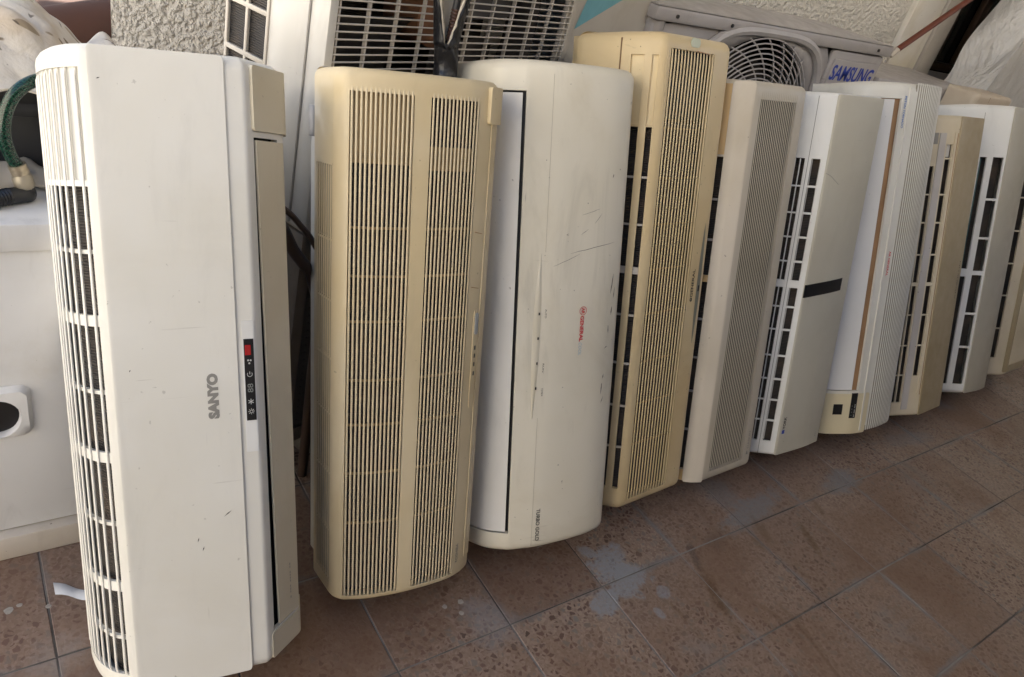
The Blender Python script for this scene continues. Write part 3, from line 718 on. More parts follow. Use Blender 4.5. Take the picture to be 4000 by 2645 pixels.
for z in (.050, .058, .066, .074): u7.plate('indicator', u7.S(.0605, .023), u7.S(.062, .0225), z - .001, z + .001, .0028, .0005, DIMICON)
u7.text('-- --- ---', u7.S(.0675, .0195), .062, .032, .0020, PALE, True, .0027)
u7.text('PISTON TORNADO', u7.S(.0815, .0145), .758, .068, .0062, MIDBLUE, False, .0010, .02)
u7.text('AR GENERAL', u7.S(.1045, .0085), .420, .058, .0062, REDINK, False, .0010, .02)

# --- unit 8: narrow tan front, cream side with open slots
C8 = plastic('tan plastic', (.42, .345, .22), (.37, .295, .175), dirt=.4, scr=.3, seed=71)
C8C = plastic('cream tan plastic', (.62, .55, .42), (.56, .48, .34), dirt=.6, scr=.2, seed=72)
C8G = plastic('greyish frame plastic', (.50, .475, .46), (.45, .42, .39), dirt=1, scr=.2, seed=73)
pr8 = fillet([(-.026, .17), (-.026, .065), (-.018, .05), (.069, .003), (.205, .004), (.216, .018), (.219, .05), (.219, .17)],
             [0, .01, .008, .006, .02, .01, .01, 0])
u8 = Unit('indoor_unit', (1.312, .225), 22, 0, 2.2, .777, .17, pr8,
          'narrow tan indoor air conditioner with cream side full of open slots, smallest of the row', group=ROW)
h = [u8.S(-.010, .046), u8.S(.003, .039), u8.S(.006, .0375), u8.S(.0175, .0315), u8.S(.041, .0185), u8.S(.055, .011)]
u8.shell('casing', C8C, holes=[(h[0], h[1], .04, .655), (h[2], h[3], .04, .655), (h[4], h[5], .113, .708)], r=.010, t=.005)
u8.plate('coil', u8.S(-.02, .052), u8.S(.064, .006), .02, .72, -.018, .003, COIL)
u8.plate('front_panel', u8.S(.0675, .004), u8.S(.214, .015), .002, .775, .002, .003, C8, rc=.003)
u8.plate('post', u8.S(.0205, .030), u8.S(.036, .021), .02, .735, .002, .003, C8G)
u8.plate('slot_edge_strip', u8.S(.063, .0065), u8.S(.0655, .005), .06, .735, .0006, .001, BROWNGAP)  # thin brown strip along the slot's outer edge
u8.plate('edge_strip', u8.S(.0575, .0095), u8.S(.0625, .007), .058, .737, .0022, .003, C8C)
u8.bars(h[4], h[5], [.674, .586, .516, .435, .278, .196], .0042, .001, .003, C8C); u8.bars(h[0], h[3], [.586, .516, .435, .278, .196, .115], .0035, .001, .003, C8C)
u8.bars(h[0], h[5], [.359], .009, .0004, .003, C8C)
u8.plate('backing_panel', h[4], h[5], .678, .71, -.008, .002, METALW)
u8.plate('clip_recess', h[2], u8.S(.0175, .0315), .708, .735, .0008, .001, GREYINK)
u8.text('MITSUBISHI', u8.S(.185, .004), .36, .10, .005, INK, False, .0026)

# --- unit 9: white side with one wide row of openings
C9 = plastic('dull cream plastic', (.46, .425, .345), (.42, .385, .30), dirt=.4, scr=.3, seed=81)
pr9 = fillet([(-.052, .18), (-.050, .12), (-.034, .065), (.060, .006), (.14, 0), (.205, .010), (.222, .035), (.225, .18)],
             [0, .02, .015, .008, .03, .03, .02, 0])
u9 = Unit('indoor_unit', (1.623, .25), 21.9, .9, -1.2, .812, .18, pr9,
          'white and cream indoor air conditioner with square openings showing a dark coil down its side', group=ROW)
h = [u9.S(-.004, .047), u9.S(.012, .0362), u9.S(.027, .0268), u9.S(.0535, .010)]
u9.shell('casing', C6W, holes=[(h[0], h[1], .03, .345), (h[0], h[1], .367, .674), (h[2], h[3], .03, .675)], r=.016, t=.005)
u9.plate('front_panel', u9.S(.0585, .007), u9.S(.216, .024), .003, .808, .002, .003, C9, rc=.005)
u9.plate('coil', u9.S(-.03, .063), u9.S(.057, .008), .015, .69, -.018, .003, COIL)
u9.bars(h[2], h[3], [.561, .454, .239, .141], .006, .0008, .003, C6W); u9.bars(h[2], h[3], [.356], .012, .0004, .004, C6W)
u9.plate('copper_pipe', h[0] + .003, h[0] + .008, .03, .67, -.006, .004, simple('teal pipe sleeve', (.05, .11, .115), .5))
sm = u9.S(-.010, .051); u9.plate('seam', sm - .0005, sm + .0005, .004, .79, .0004, .001, simple('grey seam', (.2, .19, .17), .7))

# --- unit 10: tan, ribbed front, at the end of the row
pr10 = fillet([(-.04, .18), (-.04, .09), (-.03, .07), (.055, .006), (.075, 0), (.225, .004), (.237, .02), (.24, .18)], [0, .01, .01, .008, .004, .015, .01, 0])
u10 = Unit('indoor_unit', (1.93, .272), 21, 0, 0, .76, .18, pr10,
           'tan indoor air conditioner with ribbed front and openings on its side, last of the row', group=ROW)
h = [u10.S(.006, .043), u10.S(.034, .022)]
u10.shell('casing', C8C, holes=[(h[0], h[1], .06, .66)], r=.012, t=.006)
u10.plate('front_panel', u10.S(.060, .0055), u10.S(.234, .017), .012, .755, .002, .003, C8, rc=.005)
u10.slats(lin(u10.S(.09, .001), u10.S(.215, .004), 12), .03, .735, .005, .005, C8C, .005, e=.012, name='rib')
u10.plate('coil', u10.S(-.03, .070), u10.S(.05, .010), .03, .69, -.016, .003, COIL)
u10.bars(h[0], h[1], [.56, .46, .36, .26, .155], .0045, .0006, .003, C8C)

# --- another unit leaning behind the row's end
pr11 = fillet([(0, .10), (0, .012), (.012, 0), (.24, 0), (.25, .01), (.25, .10)], [0, .01, .004, .004, .01, 0])
u11 = Unit('indoor_unit', (1.925, .67), 1.5, 0, 0, .80, .10, pr11,
           'stained pinkish cream indoor air conditioner standing behind the white and cream one')
C11 = plastic('pinkish cream plastic', (.56, .49, .39), (.48, .40, .31), dirt=1.2, scr=.5, seed=91)
u11.shell('casing', C11, r=.012)
sm = u11.S(.085, 0); u11.plate('seam', sm - .0006, sm + .0006, .006, .792, .0004, .001, simple('brown seam', (.16, .09, .04), .7))
u11.plate('side_skin', u11.S(.004, .003), sm - .002, .01, .785, .0014, .002, C11, rc=.01)

# ------------------------------------------------------------------ outdoor units behind the row
# --- stack of two large ones, turned 18 degrees: lower louvred one, upper one with wire grille
def placed(name, loc, yaw, label, cat='outdoor unit', group=None, lean=0):
    return empty(name, Matrix.Translation(loc) @ Matrix.Rotation(radians(yaw), 4, 'Z') @ Matrix.Rotation(radians(lean), 4, 'X'), label, cat, group)
def hollow_front(name, W, D, H, hx0, hx1, hz0, hz1, mat, parent, t=.012):
    """sheet metal box, front face (y=0) with a rectangular opening and a dark inside"""
    bar = [(0, hx0, 0, H), (hx1, W, 0, H), (hx0, hx1, 0, hz0), (hx0, hx1, hz1, H)]
    vs = []; fs = []
    def add(b):
        v, f = boxg(*b); k = len(vs); vs.extend(v); fs.extend([tuple(i + k for i in q) for q in f])
    add((0, hx0, 0, t, 0, H)); add((hx1, W, 0, t, 0, H)); add((hx0, hx1, 0, t, 0, hz0)); add((hx0, hx1, 0, t, hz1, H))
    add((0, t, t, D, 0, H)); add((W - t, W, t, D, 0, H)); add((t, W - t, D - t, D, 0, H)); add((t, W - t, t, D - t, 0, t)); add((t, W - t, t, D - t, H - t, H))
    return obj(name, vs, fs, mat, parent, 30)
LX, LY = -.226, .452
lo = placed('outdoor_unit', (LX, LY, .05), 18, 'louvred outdoor air conditioner unit at the bottom of the stack behind the slatted unit')
METALD = plastic('dirty shade-toned sheet metal', (.32, .275, .23), (.26, .22, .18), rough=.6, dirt=1, seed=7)  # dirty metal, its colour darkened for the deep shade in the gap
hollow_front('cabinet', .86, .21, .42, .02, .60, .03, .39, METALD, lo)
box('inner_coil', (.02, .60, .03, .036, .03, .39), COIL, lo)
for i in range(24):
    z = .036 + i * .0148
    if i == 0:
        vs = [(0, .001, 0), (.578, .001, 0), (.578, .016, .006), (0, .016, .006), (0, .0025, -.0015), (.578, .0025, -.0015), (.578, .0175, .0045), (0, .0175, .0045)]
        lv = obj('louvre', vs, [(0, 1, 2, 3), (4, 5, 6, 7), (0, 1, 5, 4), (1, 2, 6, 5), (2, 3, 7, 6), (3, 0, 4, 7)], METALD, lo, loc=(.021, 0, z))
    else: link('louvre', lv.data, lo, (.021, 0, z))
for x in (.06, .74): box('foot', (x, x + .05, -.004, .214, -.05, -.0005), CONC, lo, .004)
up = placed('outdoor_unit', (LX, LY, .4745), 18, 'large outdoor air conditioner unit with wire grille over its fan and a blue triangle')
UW, UD, UH = .87, .21, .66
GX0, GX1, GZ0, GZ1 = .014, .545, .03, .64
hollow_front('cabinet', UW, UD, UH, GX0, GX1, GZ0, GZ1, METALB, up, .01)
box('edge_trim', (-.003, .011, -.006, .03, .004, UH - .004), METALW, up, .002)
box('edge_trim', (.552, .568, -.006, -.0005, .004, UH - .004), METALB, up, .002)
for i in range(61):
    z = GZ0 + .005 + i * .0099
    if i == 0: wr = tube('grille_wire', [(.008, -.004, 0), (.555, -.004, 0)], .0013, WIRE, up, 6, loc=(0, 0, z))
    else: link('grille_wire', wr.data, up, (0, 0, z))
for i in range(11):
    x = .016 + i * .0525
    if i == 0: wv_ = box('grille_bar', (-.0014, .0014, -.003, .003, GZ0 - .002, GZ1 + .002), WIRE, up, loc=(x, 0, 0))
    else: link('grille_bar', wv_.data, up, (x, 0, 0))
# side coil guard on the left: frame lattice over the coil
sd_ = box('side_coil', (-.002, -.0008, .112, .205, .03, .63), COIL, up)
box('side_panel', (-.0062, -.0012, .0305, .108, .006, UH - .006), METALW, up, .001)
for i in range(3): box('guard_bar', (-.008, -.003, .108 + i * .046, .114 + i * .046, .01, .65), METALB, up, .001)
for i in range(10): box('guard_bar', (-.0085, -.0035, .112, .206, .012 + i * .066, .019 + i * .066), METALB, up, .001)
# fan behind the grille
fc = Vector((.27, .12, .30))
vs, fs = [], []
for i in range(41):
    t = 2 * pi * i / 40
    for r, y in ((.235, .03), (.225, .06), (.235, .10)): vs.append((fc.x + r * cos(t), y, fc.z + r * sin(t)))
for i in range(40):
    for k in range(2): fs.append((3 * i + k, 3 * i + k + 1, 3 * i + k + 4, 3 * i + k + 3))
obj('fan_shroud', vs, fs, FANM, up)
tube('fan_hub', [(fc.x, .05, fc.z), (fc.x, .058, fc.z), (fc.x, .13, fc.z)], [.028, .045, .05], RUST, up, 20)
for b_ in range(4):
    vs = []; fs = []
    for i in range(7):
        for j in range(9):
            r = .045 + .17 * i / 6; a_ = pi / 2 * b_ + .5 + (j / 8 - .5) * (1.0 + .35 * i / 6) + .22 * i / 6
            vs.append((fc.x + r * cos(a_), .062 + .05 * (j / 8) + .01 * i / 6, fc.z + r * sin(a_)))
    for i in range(6):
        for j in range(8): fs.append((i * 9 + j, i * 9 + j + 1, i * 9 + j + 10, i * 9 + j + 9))
    obj('fan_blade', vs, fs, FANM, up)
box('motor_mount', (.02, .54, .15, .165, .20, .24), FANM, up); box('rear_coil', (.015, .545, .185, .192, .02, .64), COIL, up)
# blue triangle decal on the plain right part
obj('blue_triangle', [(.580, -.0012, .312), (.866, -.0012, .431), (.632, -.0012, .47)], [(0, 1, 2)], TEAL, up)

# --- grey outdoor unit with round fan guard, standing on two blocks
SX, SY, SZ = .60, .70, .268
sg = placed('outdoor_unit', (SX, SY, SZ), 0, 'grey outdoor air conditioner unit with round fan guard and blue lettering')
SW, SD, SH = .915, .21, .595
FX, FZ, FR = .40, SH - .262, .240
def holed_plate(W, H, cx, cz, R, y, n=48):
    """front sheet with a round hole"""
    vs = []; fs = []
    for i in range(n):
        t = 2 * pi * i / n; c, s = cos(t), sin(t)
        vs.append((cx + R * c, y, cz + R * s))
        k = min(((W - cx) if c > 0 else cx) / max(abs(c), 1e-6), ((H - cz) if s > 0 else cz) / max(abs(s), 1e-6))
        vs.append((cx + k * c, y, cz + k * s))
    for i in range(n): j = (i + 1) % n; fs.append((2 * i, 2 * i + 1, 2 * j + 1, 2 * j))
    return vs, fs
vs, fs = holed_plate(.668, SH - .043, FX, FZ - .02, FR, 0)
vs = [(x, y, z + .0) for x, y, z in vs]
o = obj('fan_panel', vs, fs, METALG, sg, 30)
m = o.modifiers.new('solid', 'SOLIDIFY'); m.thickness = .01; m.offset = -1
tube('corner_post', [(.02, .02, .0), (.02, .02, SH - .0425)], .026, METALG, sg, 20)
box('service_panel', (.671, SW, -.004, .012, .0, SH - .045), METALG, sg, .006)
box('panel_emboss', (.685, SW - .022, -.008, -.003, .03, SH - .066), METALG, sg, .003)
box('right_side', (SW - .012, SW, .0125, SD, 0, SH - .0425), METALG, sg)
box('side_coil', (.006, .012, .045, SD - .02, .01, SH - .06), COIL, sg); box('back', (.012, SW - .012, SD - .012, SD, 0, SH - .0425), METALG, sg)
for i in range(6): box('coil_guard', (-.001, .004, .048 + i * .028, .050 + i * .028, .01, SH - .058), DARK, sg)
# lid, slightly domed, with rolled edge
vs = []; fs = []
for i in range(13):
    for j in range(7):
        x = -.012 + (SW + .024) * i / 12; y = -.014 + (SD + .024) * j / 6
        z = SH - .012 + .012 * (1 - (2 * i / 12 - 1) ** 4) * (1 - (2 * j / 6 - 1) ** 4)
        vs.append((x, y, z))
for i in range(12):
    for j in range(6): fs.append((i * 7 + j, (i + 1) * 7 + j, (i + 1) * 7 + j + 1, i * 7 + j + 1))
o = obj('lid', vs, fs, METALG, sg, 60)
lip = box('lid_lip', (-.012, SW + .012, -.014, SD + .010, SH - .042, SH - .0125), METALG, sg, .006)
for x in (.05, .23, .85): tube('screw', [(x, -.0142, SH - .028), (x, -.0175, SH - .028)], .004, INK, sg, 10)
# fan guard: rounded square rim, rings and spiral spokes
rim = []
for i in range(65):
    t = 2 * pi * i / 64; c, s = cos(t), sin(t); k = (abs(c) ** 3.6 + abs(s) ** 3.6) ** (-1 / 3.6)
    rim.append((FX + .252 * k * c, -.006, FZ - .02 + .252 * k * s))
tube('guard_rim', rim, .012, WIREG, sg, 8)
for i, r in enumerate(lin(.03, .240, 19)):
    pts = [(FX + r * cos(2 * pi * k / 56), -.010 - .012 * (1 - r / .23), FZ - .02 + r * sin(2 * pi * k / 56)) for k in range(57)]
    tube('guard_ring', pts, .0019, WIREG, sg, 5)
for k in range(26):
    t0 = 2 * pi * k / 26
    pts = [(FX + r * cos(t0 + 1.1 * r / .23), -.008 - .012 * (1 - r / .23), FZ - .02 + r * sin(t0 + 1.1 * r / .23)) for r in lin(.028, .248, 10)]
    tube('guard_spoke', pts, .0020, WIREG, sg, 5)
tube('guard_hub', [(FX, -.022, FZ - .02), (FX, -.014, FZ - .02)], .034, WIREG, sg, 20)
box('fan_cavity', (.03, .66, .16, .17, .01, SH - .07), DARK, sg)
for b_ in range(3):
    vs = []; fs = []
    for i in range(6):
        for j in range(8):
            r = .03 + .17 * i / 5; a_ = 2 * pi / 3 * b_ + (j / 7 - .5) * 1.5 + .3 * i / 5
            vs.append((FX + r * cos(a_), .05 + .05 * (j / 7), FZ - .02 + r * sin(a_)))
    for i in range(5):
        for j in range(7): fs.append((i * 8 + j, i * 8 + j + 1, i * 8 + j + 9, i * 8 + j + 8))
    obj('fan_blade', vs, fs, FANM, sg)
letter('SAMSUNG', Vector((.788, -.0088, SH - .100)), Vector((1, 0, 0)), Vector((0, 0, 1)), Vector((0, -1, 0)), .20, .040, BLUEINK, sg, .025, ital=.12)
for x in (.08, .72):
    o = box('concrete_block', (SX + x, SX + x + .12, SY + .005, SY + .205, 0.0, SZ - .002), CONC, None, .006); tag(o, 'rough concrete block under the fan end of the grey lettered outdoor unit' if x < .5 else 'rough concrete block under the lettered end of the grey outdoor unit', 'block', 'concrete blocks carrying the grey outdoor unit')
sg.matrix_world = Matrix.Translation((SX, SY, SZ)) @ Matrix.Rotation(radians(-1.1), 4, 'Y')
# --- low outdoor unit between: the middle of the row leans on it
mu = placed('outdoor_unit', (.47, .455, .0), 0, 'low pale outdoor air conditioner unit standing behind the deep yellow one')
box('cabinet', (0, .76, 0, .19, .03, .52), METALW, mu, .006); box('lid', (-.008, .768, -.006, .198, .521, .54), METALW, mu, .005)
for x in (.06, .64): box('foot', (x, x + .05, .004, .186, 0.0, .0295), CONC, mu, .003)
# --- grey one at the right, only its lid and upper front show
ru = placed('outdoor_unit', (1.535, .705, .0), 0, 'grey outdoor air conditioner unit with flat lid below the dark window')
box('cabinet', (0, .68, 0, .28, .03, .738), METALG, ru, .006)
box('lid', (-.008, .69, -.012, .29, .74, .782), METALG, ru, .007)
tube('screw', [(.60, -.0122, .759), (.60, -.016, .759)], .005, INK, ru, 10)
for x in (.05, .58): box('foot', (x, x + .05, .01, .27, 0.0, .0295), CONC, ru, .003)
mu2 = placed('outdoor_unit', (1.265, .455, .0), 0, 'low pale outdoor air conditioner unit standing behind the narrow tan one')
box('cabinet', (0, .60, 0, .19, .03, .50), METALW, mu2, .006); box('lid', (-.008, .608, -.006, .198, .501, .52), METALW, mu2, .005)
for x in (.06, .48): box('foot', (x, x + .05, .004, .186, 0.0, .0295), CONC, mu2, .003)

# --- pale grey unit at the left with a round handle opening
bx = placed('outdoor_unit', (-1.12, .40, 0), 0, 'pale grey metal outdoor unit cabinet with a round dark handle opening, hose on top')
box('cabinet', (0, .745, 0, .30, .046, .492), METALP, bx, .004)
box('plinth', (-.012, .757, -.014, .31, 0, .044), plastic('cream plinth', (.58, .53, .47), rough=.5, dirt=1, seed=4), bx, .004)
box('lid', (-.008, .753, -.010, .31, .494, .53), METALP, bx, .005)
# handle boss with opening
vs = []; fs = []; n = 28; hx, hz = .496, .259
for i in range(n):
    t = 2 * pi * i / n; c, s = cos(t), sin(t); k = (abs(c) ** 9 + abs(s) ** 9) ** (-1 / 9)
    vs += [(hx + .035 * k * c, -.0005, hz + .041 * k * s), (hx + .030 * k * c, -.009, hz + .036 * k * s), (hx - .004 + .026 * c, -.010, hz - .004 + .030 * s), (hx - .004 + .024 * c, .0, hz - .004 + .028 * s)]
for i in range(n):
    j = (i + 1) % n
    for k in range(3): fs.append((4 * i + k, 4 * j + k, 4 * j + k + 1, 4 * i + k + 1))
hb = obj('handle_boss', vs, fs, METALP, bx, 50)
vv, ff = ring(Vector((hx - .004, -.0015, hz - .004)), Vector((1, 0, 0)), Vector((0, 0, 1)), .0001, .0265, n=28)
obj('handle_opening', vv, ff, BLACK, hb)
box('handle_grip', (hx - .028, hx - .010, -.010, -.003, hz - .026, hz + .004), METALG, hb, .003)
box('clip', (.62, .628, -.008, -.0005, .262, .276), METALG, bx, .001)

# ------------------------------------------------------------------ things on the pale grey cabinet
TOP = .53
o = box('grey_case', (-.70, -.525, .535, .67, TOP, TOP + .080), simple('dark grey case plastic', (.055, .055, .06), .4), None, .006); tag(o, 'dark grey plastic case lying under the printed cloth', 'case')
o = box('foam_slab', (-.72, -.41, .50, .69, TOP + .0815, TOP + .102), simple('black foam', (.012, .012, .014), .8), None, .008); tag(o, 'black foam slab between the grey case and the printed cloth', 'foam')
def cloth_mat():
    q = NB('printed cloth'); p = q.coord()
    c = q.mix(q.noise(q.mapping(p, scale=(1, 1, 3)), 25, 5, .6), (.66, .63, .58), (.54, .47, .37))
    c = q.mix(q.ramp(q.noise(p, 6, 3), .52, .68, 0, .6), c, (.42, .31, .19))
    d = q.n('ShaderNodeVectorMath', operation='ADD'); q.l(p, d.inputs[0]); 
    nn = q.n('ShaderNodeTexNoise'); q.l(p, nn.inputs['Vector']); nn.inputs['Scale'].default_value = 9
    ml = q.n('ShaderNodeVectorMath', operation='SCALE'); q.l(nn.outputs['Color'], ml.inputs[0]); ml.inputs['Scale'].default_value = .03; q.l(ml.outputs[0], d.inputs[1])
    v1 = q.vor(q.mapping(d.outputs[0], scale=(1, 2.8, 1.5), rot=(0, 0, .6)), 17)
    leaf = q.ramp(v1.outputs['Distance'], .30, .27); sp = q.n('ShaderNodeSeparateColor'); q.l(v1.outputs['Color'], sp.inputs[0])
    leaf = q.math('MULTIPLY', leaf, q.ramp(sp.outputs[0], .55, .6))
    c = q.mix(leaf, c, q.mix(sp.outputs[1], (.13, .095, .06), (.30, .23, .15)))
    st = q.ramp(q.noise(q.mapping(d.outputs[0], scale=(1, .25, 1), rot=(0, 0, 1.0)), 60, 2), .66, .70, 0, .8)
    c = q.mix(st, c, (.06, .045, .035))
    wv = q.noise(p, 900, 2)
    return q.fin(c, .9, q.bump(wv, .3, .001, q.bump(q.noise(p, 34, 3, .5, .3), .7, .010)))
def cloth(name, x0, x1, y0, y1, hf, mat, label, nx=130, ny=90):
    vs = []; fs = []
    for i in range(nx + 1):
        for j in range(ny + 1):
            x = x0 + (x1 - x0) * i / nx; y = y0 + (y1 - y0) * j / ny
            vs.append(hf(x, y, i / nx, j / ny))
    for i in range(nx):
        for j in range(ny): fs.append((i * (ny + 1) + j, (i + 1) * (ny + 1) + j, (i + 1) * (ny + 1) + j + 1, i * (ny + 1) + j + 1))
    o = obj(name, vs, fs, mat, None, 80)
    m = o.modifiers.new('solid', 'SOLIDIFY'); m.thickness = .0025; m.offset = 1
    return tag(o, label, 'cloth')
CLM = cloth_mat()
def hf1(x, y, a, b):
    f = noise.noise(Vector((x * 9, y * 7, 1.3))) * .018 + abs(noise.noise(Vector((x * 20 + y * 8, y * 12, 4)))) * .022 - .006
    rise = min(1, b / .45); rise = rise * rise * (3 - 2 * rise)
    left = 1 / (1 + math.exp((x + .52) * 70))
    z = .646 + .030 * rise + .034 * rise * left + f * (.35 + .65 * rise)
    f += .0045 * sin(95 * (x + .5 * y) + 5 * noise.noise(Vector((x * 9, y * 9, 2)))) * (.4 + noise.noise(Vector((x * 12, y * 12, 8)))) + .004 * noise.noise(Vector((x * 60, y * 60, 1)))
    rg = 1 - abs(noise.noise(Vector((x * 13 + y * 5, y * 10 - x * 3, 6)))) * 3.2
    f += .020 * max(0, rg) ** 2 * (.3 + .7 * rise) - .008
    fold = .018 * math.exp(-((x + .515 - (y - .55) * .3) / .016) ** 2) * rise
    yy = y + .02 * noise.noise(Vector((x * 14, 7, 2))) * (1 - b)
    er = max(0, (a - .88) / .12)
    return (x, yy, max(z - fold - .10 * er ** 1.5, TOP + .104))
cloth('printed_cloth', -.80, -.40, .49, .70, hf1, CLM, 'crumpled off white cloth with brown leaf print on the pale grey cabinet')
def hf2(x, y, a, b):
    z = TOP + .006 + .03 * abs(noise.noise(Vector((x * 16, y * 16, 9)))) + .012 * noise.noise(Vector((x * 40, y * 30, 3))) + .02 * sin(pi * a) * sin(pi * b)
    return (x, y, max(TOP + .003, z))
cloth('cloth_rag', -.70, -.53, .475, .533, hf2, simple('beige rag cloth', (.50, .45, .38), .9, var=.25, scale=20), 'beige rag lying beside the green hose', 30, 14)
# hose with clamp, nut and threaded elbow
hp = spline([(-.50, .47, .655), (-.535, .465, .672), (-.560, .455, .668), (-.578, .45, .648), (-.586, .447, .618), (-.583, .447, .592), (-.577, .449, .575)], 8)
hs = empty('garden_hose', Matrix.Translation((-.577, .449, TOP)), 'green braided hose with clamp and black threaded elbow on the pale grey cabinet', 'hose')
off = Vector((-.577, .449, TOP))
def hose_mat():
    q = NB('green braided hose'); p = q.coord()
    w1 = q.n('ShaderNodeTexWave', bands_direction='DIAGONAL'); q.l(p, w1.inputs[0]); w1.inputs['Scale'].default_value = 110
    w2 = q.n('ShaderNodeTexWave', bands_direction='DIAGONAL'); q.l(q.mapping(p, scale=(-1, 1, 1)), w2.inputs[0]); w2.inputs['Scale'].default_value = 110
    c = q.mix(q.math('MAXIMUM', q.ramp(w1.outputs[1], .8, .95), q.ramp(w2.outputs[1], .8, .95)), (.003, .022, .014), (.010, .045, .028))
    return q.fin(c, .22)
tube('hose_body', [p - off for p in hp], .0070, hose_mat(), hs, 14)
tube('clamp', [(0.0, 0, .047), (.003, 0, .036)], .0096, simple('steel clamp', (.42, .36, .27), .35, .7, var=.5, scale=150), hs, 16)
tube('nut', [(.003, 0, .036), (.004, 0, .031), (.006, 0, .022), (.0065, 0, .017)], [.008, .0112, .0112, .0085], simple('worn brass nut', (.36, .32, .25), .5, .5), hs, 10)
tube('elbow', spline([(.006, 0, .018), (.008, 0, .010), (.004, -.004, .0115), (-.012, -.010, .0115)], 5), [.0095] * 16, BLACK, hs, 14)
pts = []; rr = []
for i in range(15): pts.append(Vector((-.010, -.009, .0115)) + Vector((-.022, -.012, 0)) * i / 14); rr.append(.0102 if i % 2 else .0088)
tube('thread', pts, rr, BLACK, hs, 14)
pm = empty('pump', Matrix.Translation((-.645, .46, TOP)), 'grey rounded pump body beside the hose fitting', 'pump')
tube('pump_body', spline([(-.04, .02, .035), (-.02, .012, .035), (.0, .004, .035), (.022, -.004, .034)], 4), [.012, .026, .031, .033, .034, .034, .034, .034, .034, .033, .030, .022, .012], simple('grey cast metal', (.20, .21, .23), .4, .3), pm, 18)
box('pump_foot', (-.03, .02, -.015, .03, 0, .006), METALG, pm, .001)

# ------------------------------------------------------------------ brown leather seat behind the wall corner
sf = empty('leather_armchair', Matrix.Translation((-.50, 1.44, 0)), 'old brown leather armchair behind the wall corner', 'armchair')
LEA = simple('brown leather', (.045, .016, .009), .85, var=.3, scale=12, bump=.25, bscale=160)
box('base', (0, .62, .02, .60, .03, .36), LEA, sf, .02, 3)
box('seat_cushion', (.06, .60, .0, .50, .362, .46), LEA, sf, .03, 4)
tube('arm_bolster', [(.0, -.01, .44), (.03, -.01, .450), (.18, .0, .486), (.50, .02, .53), (.60, .02, .535)], [.03, .062, .066, .066, .05], LEA, sf, 20)
box('arm_panel', (.03, .64, -.01, .05, .10, .50), LEA, sf, .01)
for i in range(36):
    x = .06 + i * .016; z = .405 + i * .0034 if i < 22 else .48
    box('zip_tooth', (x, x + .004, -.0745, -.062 + .0, z - .006, z + .012), simple('brass thread', (.28, .15, .06), .6), sf)
for x in (.04, .55): box('leg', (x, x + .04, .05, .09, 0, .029), WOODD, sf, .003)
for x in (.04, .55): box('leg', (x, x + .04, .5, .54, 0, .029), WOODD, sf, .003)

# ------------------------------------------------------------------ pipe, cables, rod, wrapped thing
wp = empty('wrapped_pipe', Matrix.Translation((-.05, .47, .40)), 'black taped insulated pipe with torn end in front of the wire grille', 'pipe')
def wrap_mat():
    q = NB('black wrapping tape'); p = q.coord()
    w1 = q.n('ShaderNodeTexWave', bands_direction='DIAGONAL'); q.l(p, w1.inputs[0]); w1.inputs['Scale'].default_value = 16; w1.inputs['Distortion'].default_value = 3
    c = q.mix(q.ramp(q.noise(p, 60, 5, .7), .62, .72, 0, .6), (.014, .014, .017), (.16, .16, .165))
    return q.fin(c, .32, q.bump(w1.outputs[1], .9, .006, q.bump(q.noise(p, 70, 4), .6, .004)))
WRAP = wrap_mat()
oo = Vector((-.05, .47, .40))
def rel(l): return [Vector(p) - oo for p in l]
pth = spline([(-.035, .405, .40), (-.036, .42, .52), (-.038, .436, .64), (-.040, .446, .71), (-.042, .450, .745), (-.046, .453, .772)], 5)
tube('taped_tube', rel(pth), .0175, WRAP, wp, 18)
# flared torn sleeve: a half-open gutter of white foam with black skin
def gutter(name, r0, mat, gmax, flare, z0, z1, cx0, cx1, th, jag=0.0):
    vs = []; fs = []; n = 30; m = 16
    for j in range(m + 1):
        t = j / m; g = gmax * t ** .8 + 1
        for i in range(n + 1):
            a_ = radians(-118 + g + (360 - 2 * g) * i / n + (jag * random.uniform(-1, 1) if i in (0, n) else 0)); r = r0 * (1 + flare * t)
            vs.append(Vector((cx0 + (cx1 - cx0) * t + r * cos(a_), .453 + r * sin(a_), z0 + (z1 - z0) * t)) - oo)
    for j in range(m):
        for i in range(n): fs.append((j * (n + 1) + i, j * (n + 1) + i + 1, (j + 1) * (n + 1) + i + 1, (j + 1) * (n + 1) + i))
    o = obj(name, vs, fs, mat, wp, 60); mm = o.modifiers.new('solid', 'SOLIDIFY'); mm.thickness = th; mm.offset = 0; return o
FOAM = simple('dirty white foam', (.55, .50, .42), .85, var=.12, bump=.4, bscale=90)
gutter('foam_sleeve', .0145, FOAM, 80, .95, .768, .90, -.046, -.056, .0030, 3)
gutter('tape_skin', .0172, WRAP, 84, .92, .766, .897, -.046, -.056, .0014, 5)
tube('copper_tube', rel(spline([(-.043, .45, .74), (-.044, .449, .80), (-.044, .447, .86), (-.042, .445, .91)], 4)), .0052, simple('dark rubber tube', (.03, .03, .033), .5), wp, 10)
pts = []; rr = []
for i in range(21): pts.append(Vector((-.0435, .4485, .775 + i * .0022)) - oo); rr.append(.0068 if i % 2 else .0054)
tube('coil_spring', pts, rr, simple('dark copper', (.10, .055, .04), .4, .4), wp, 10)

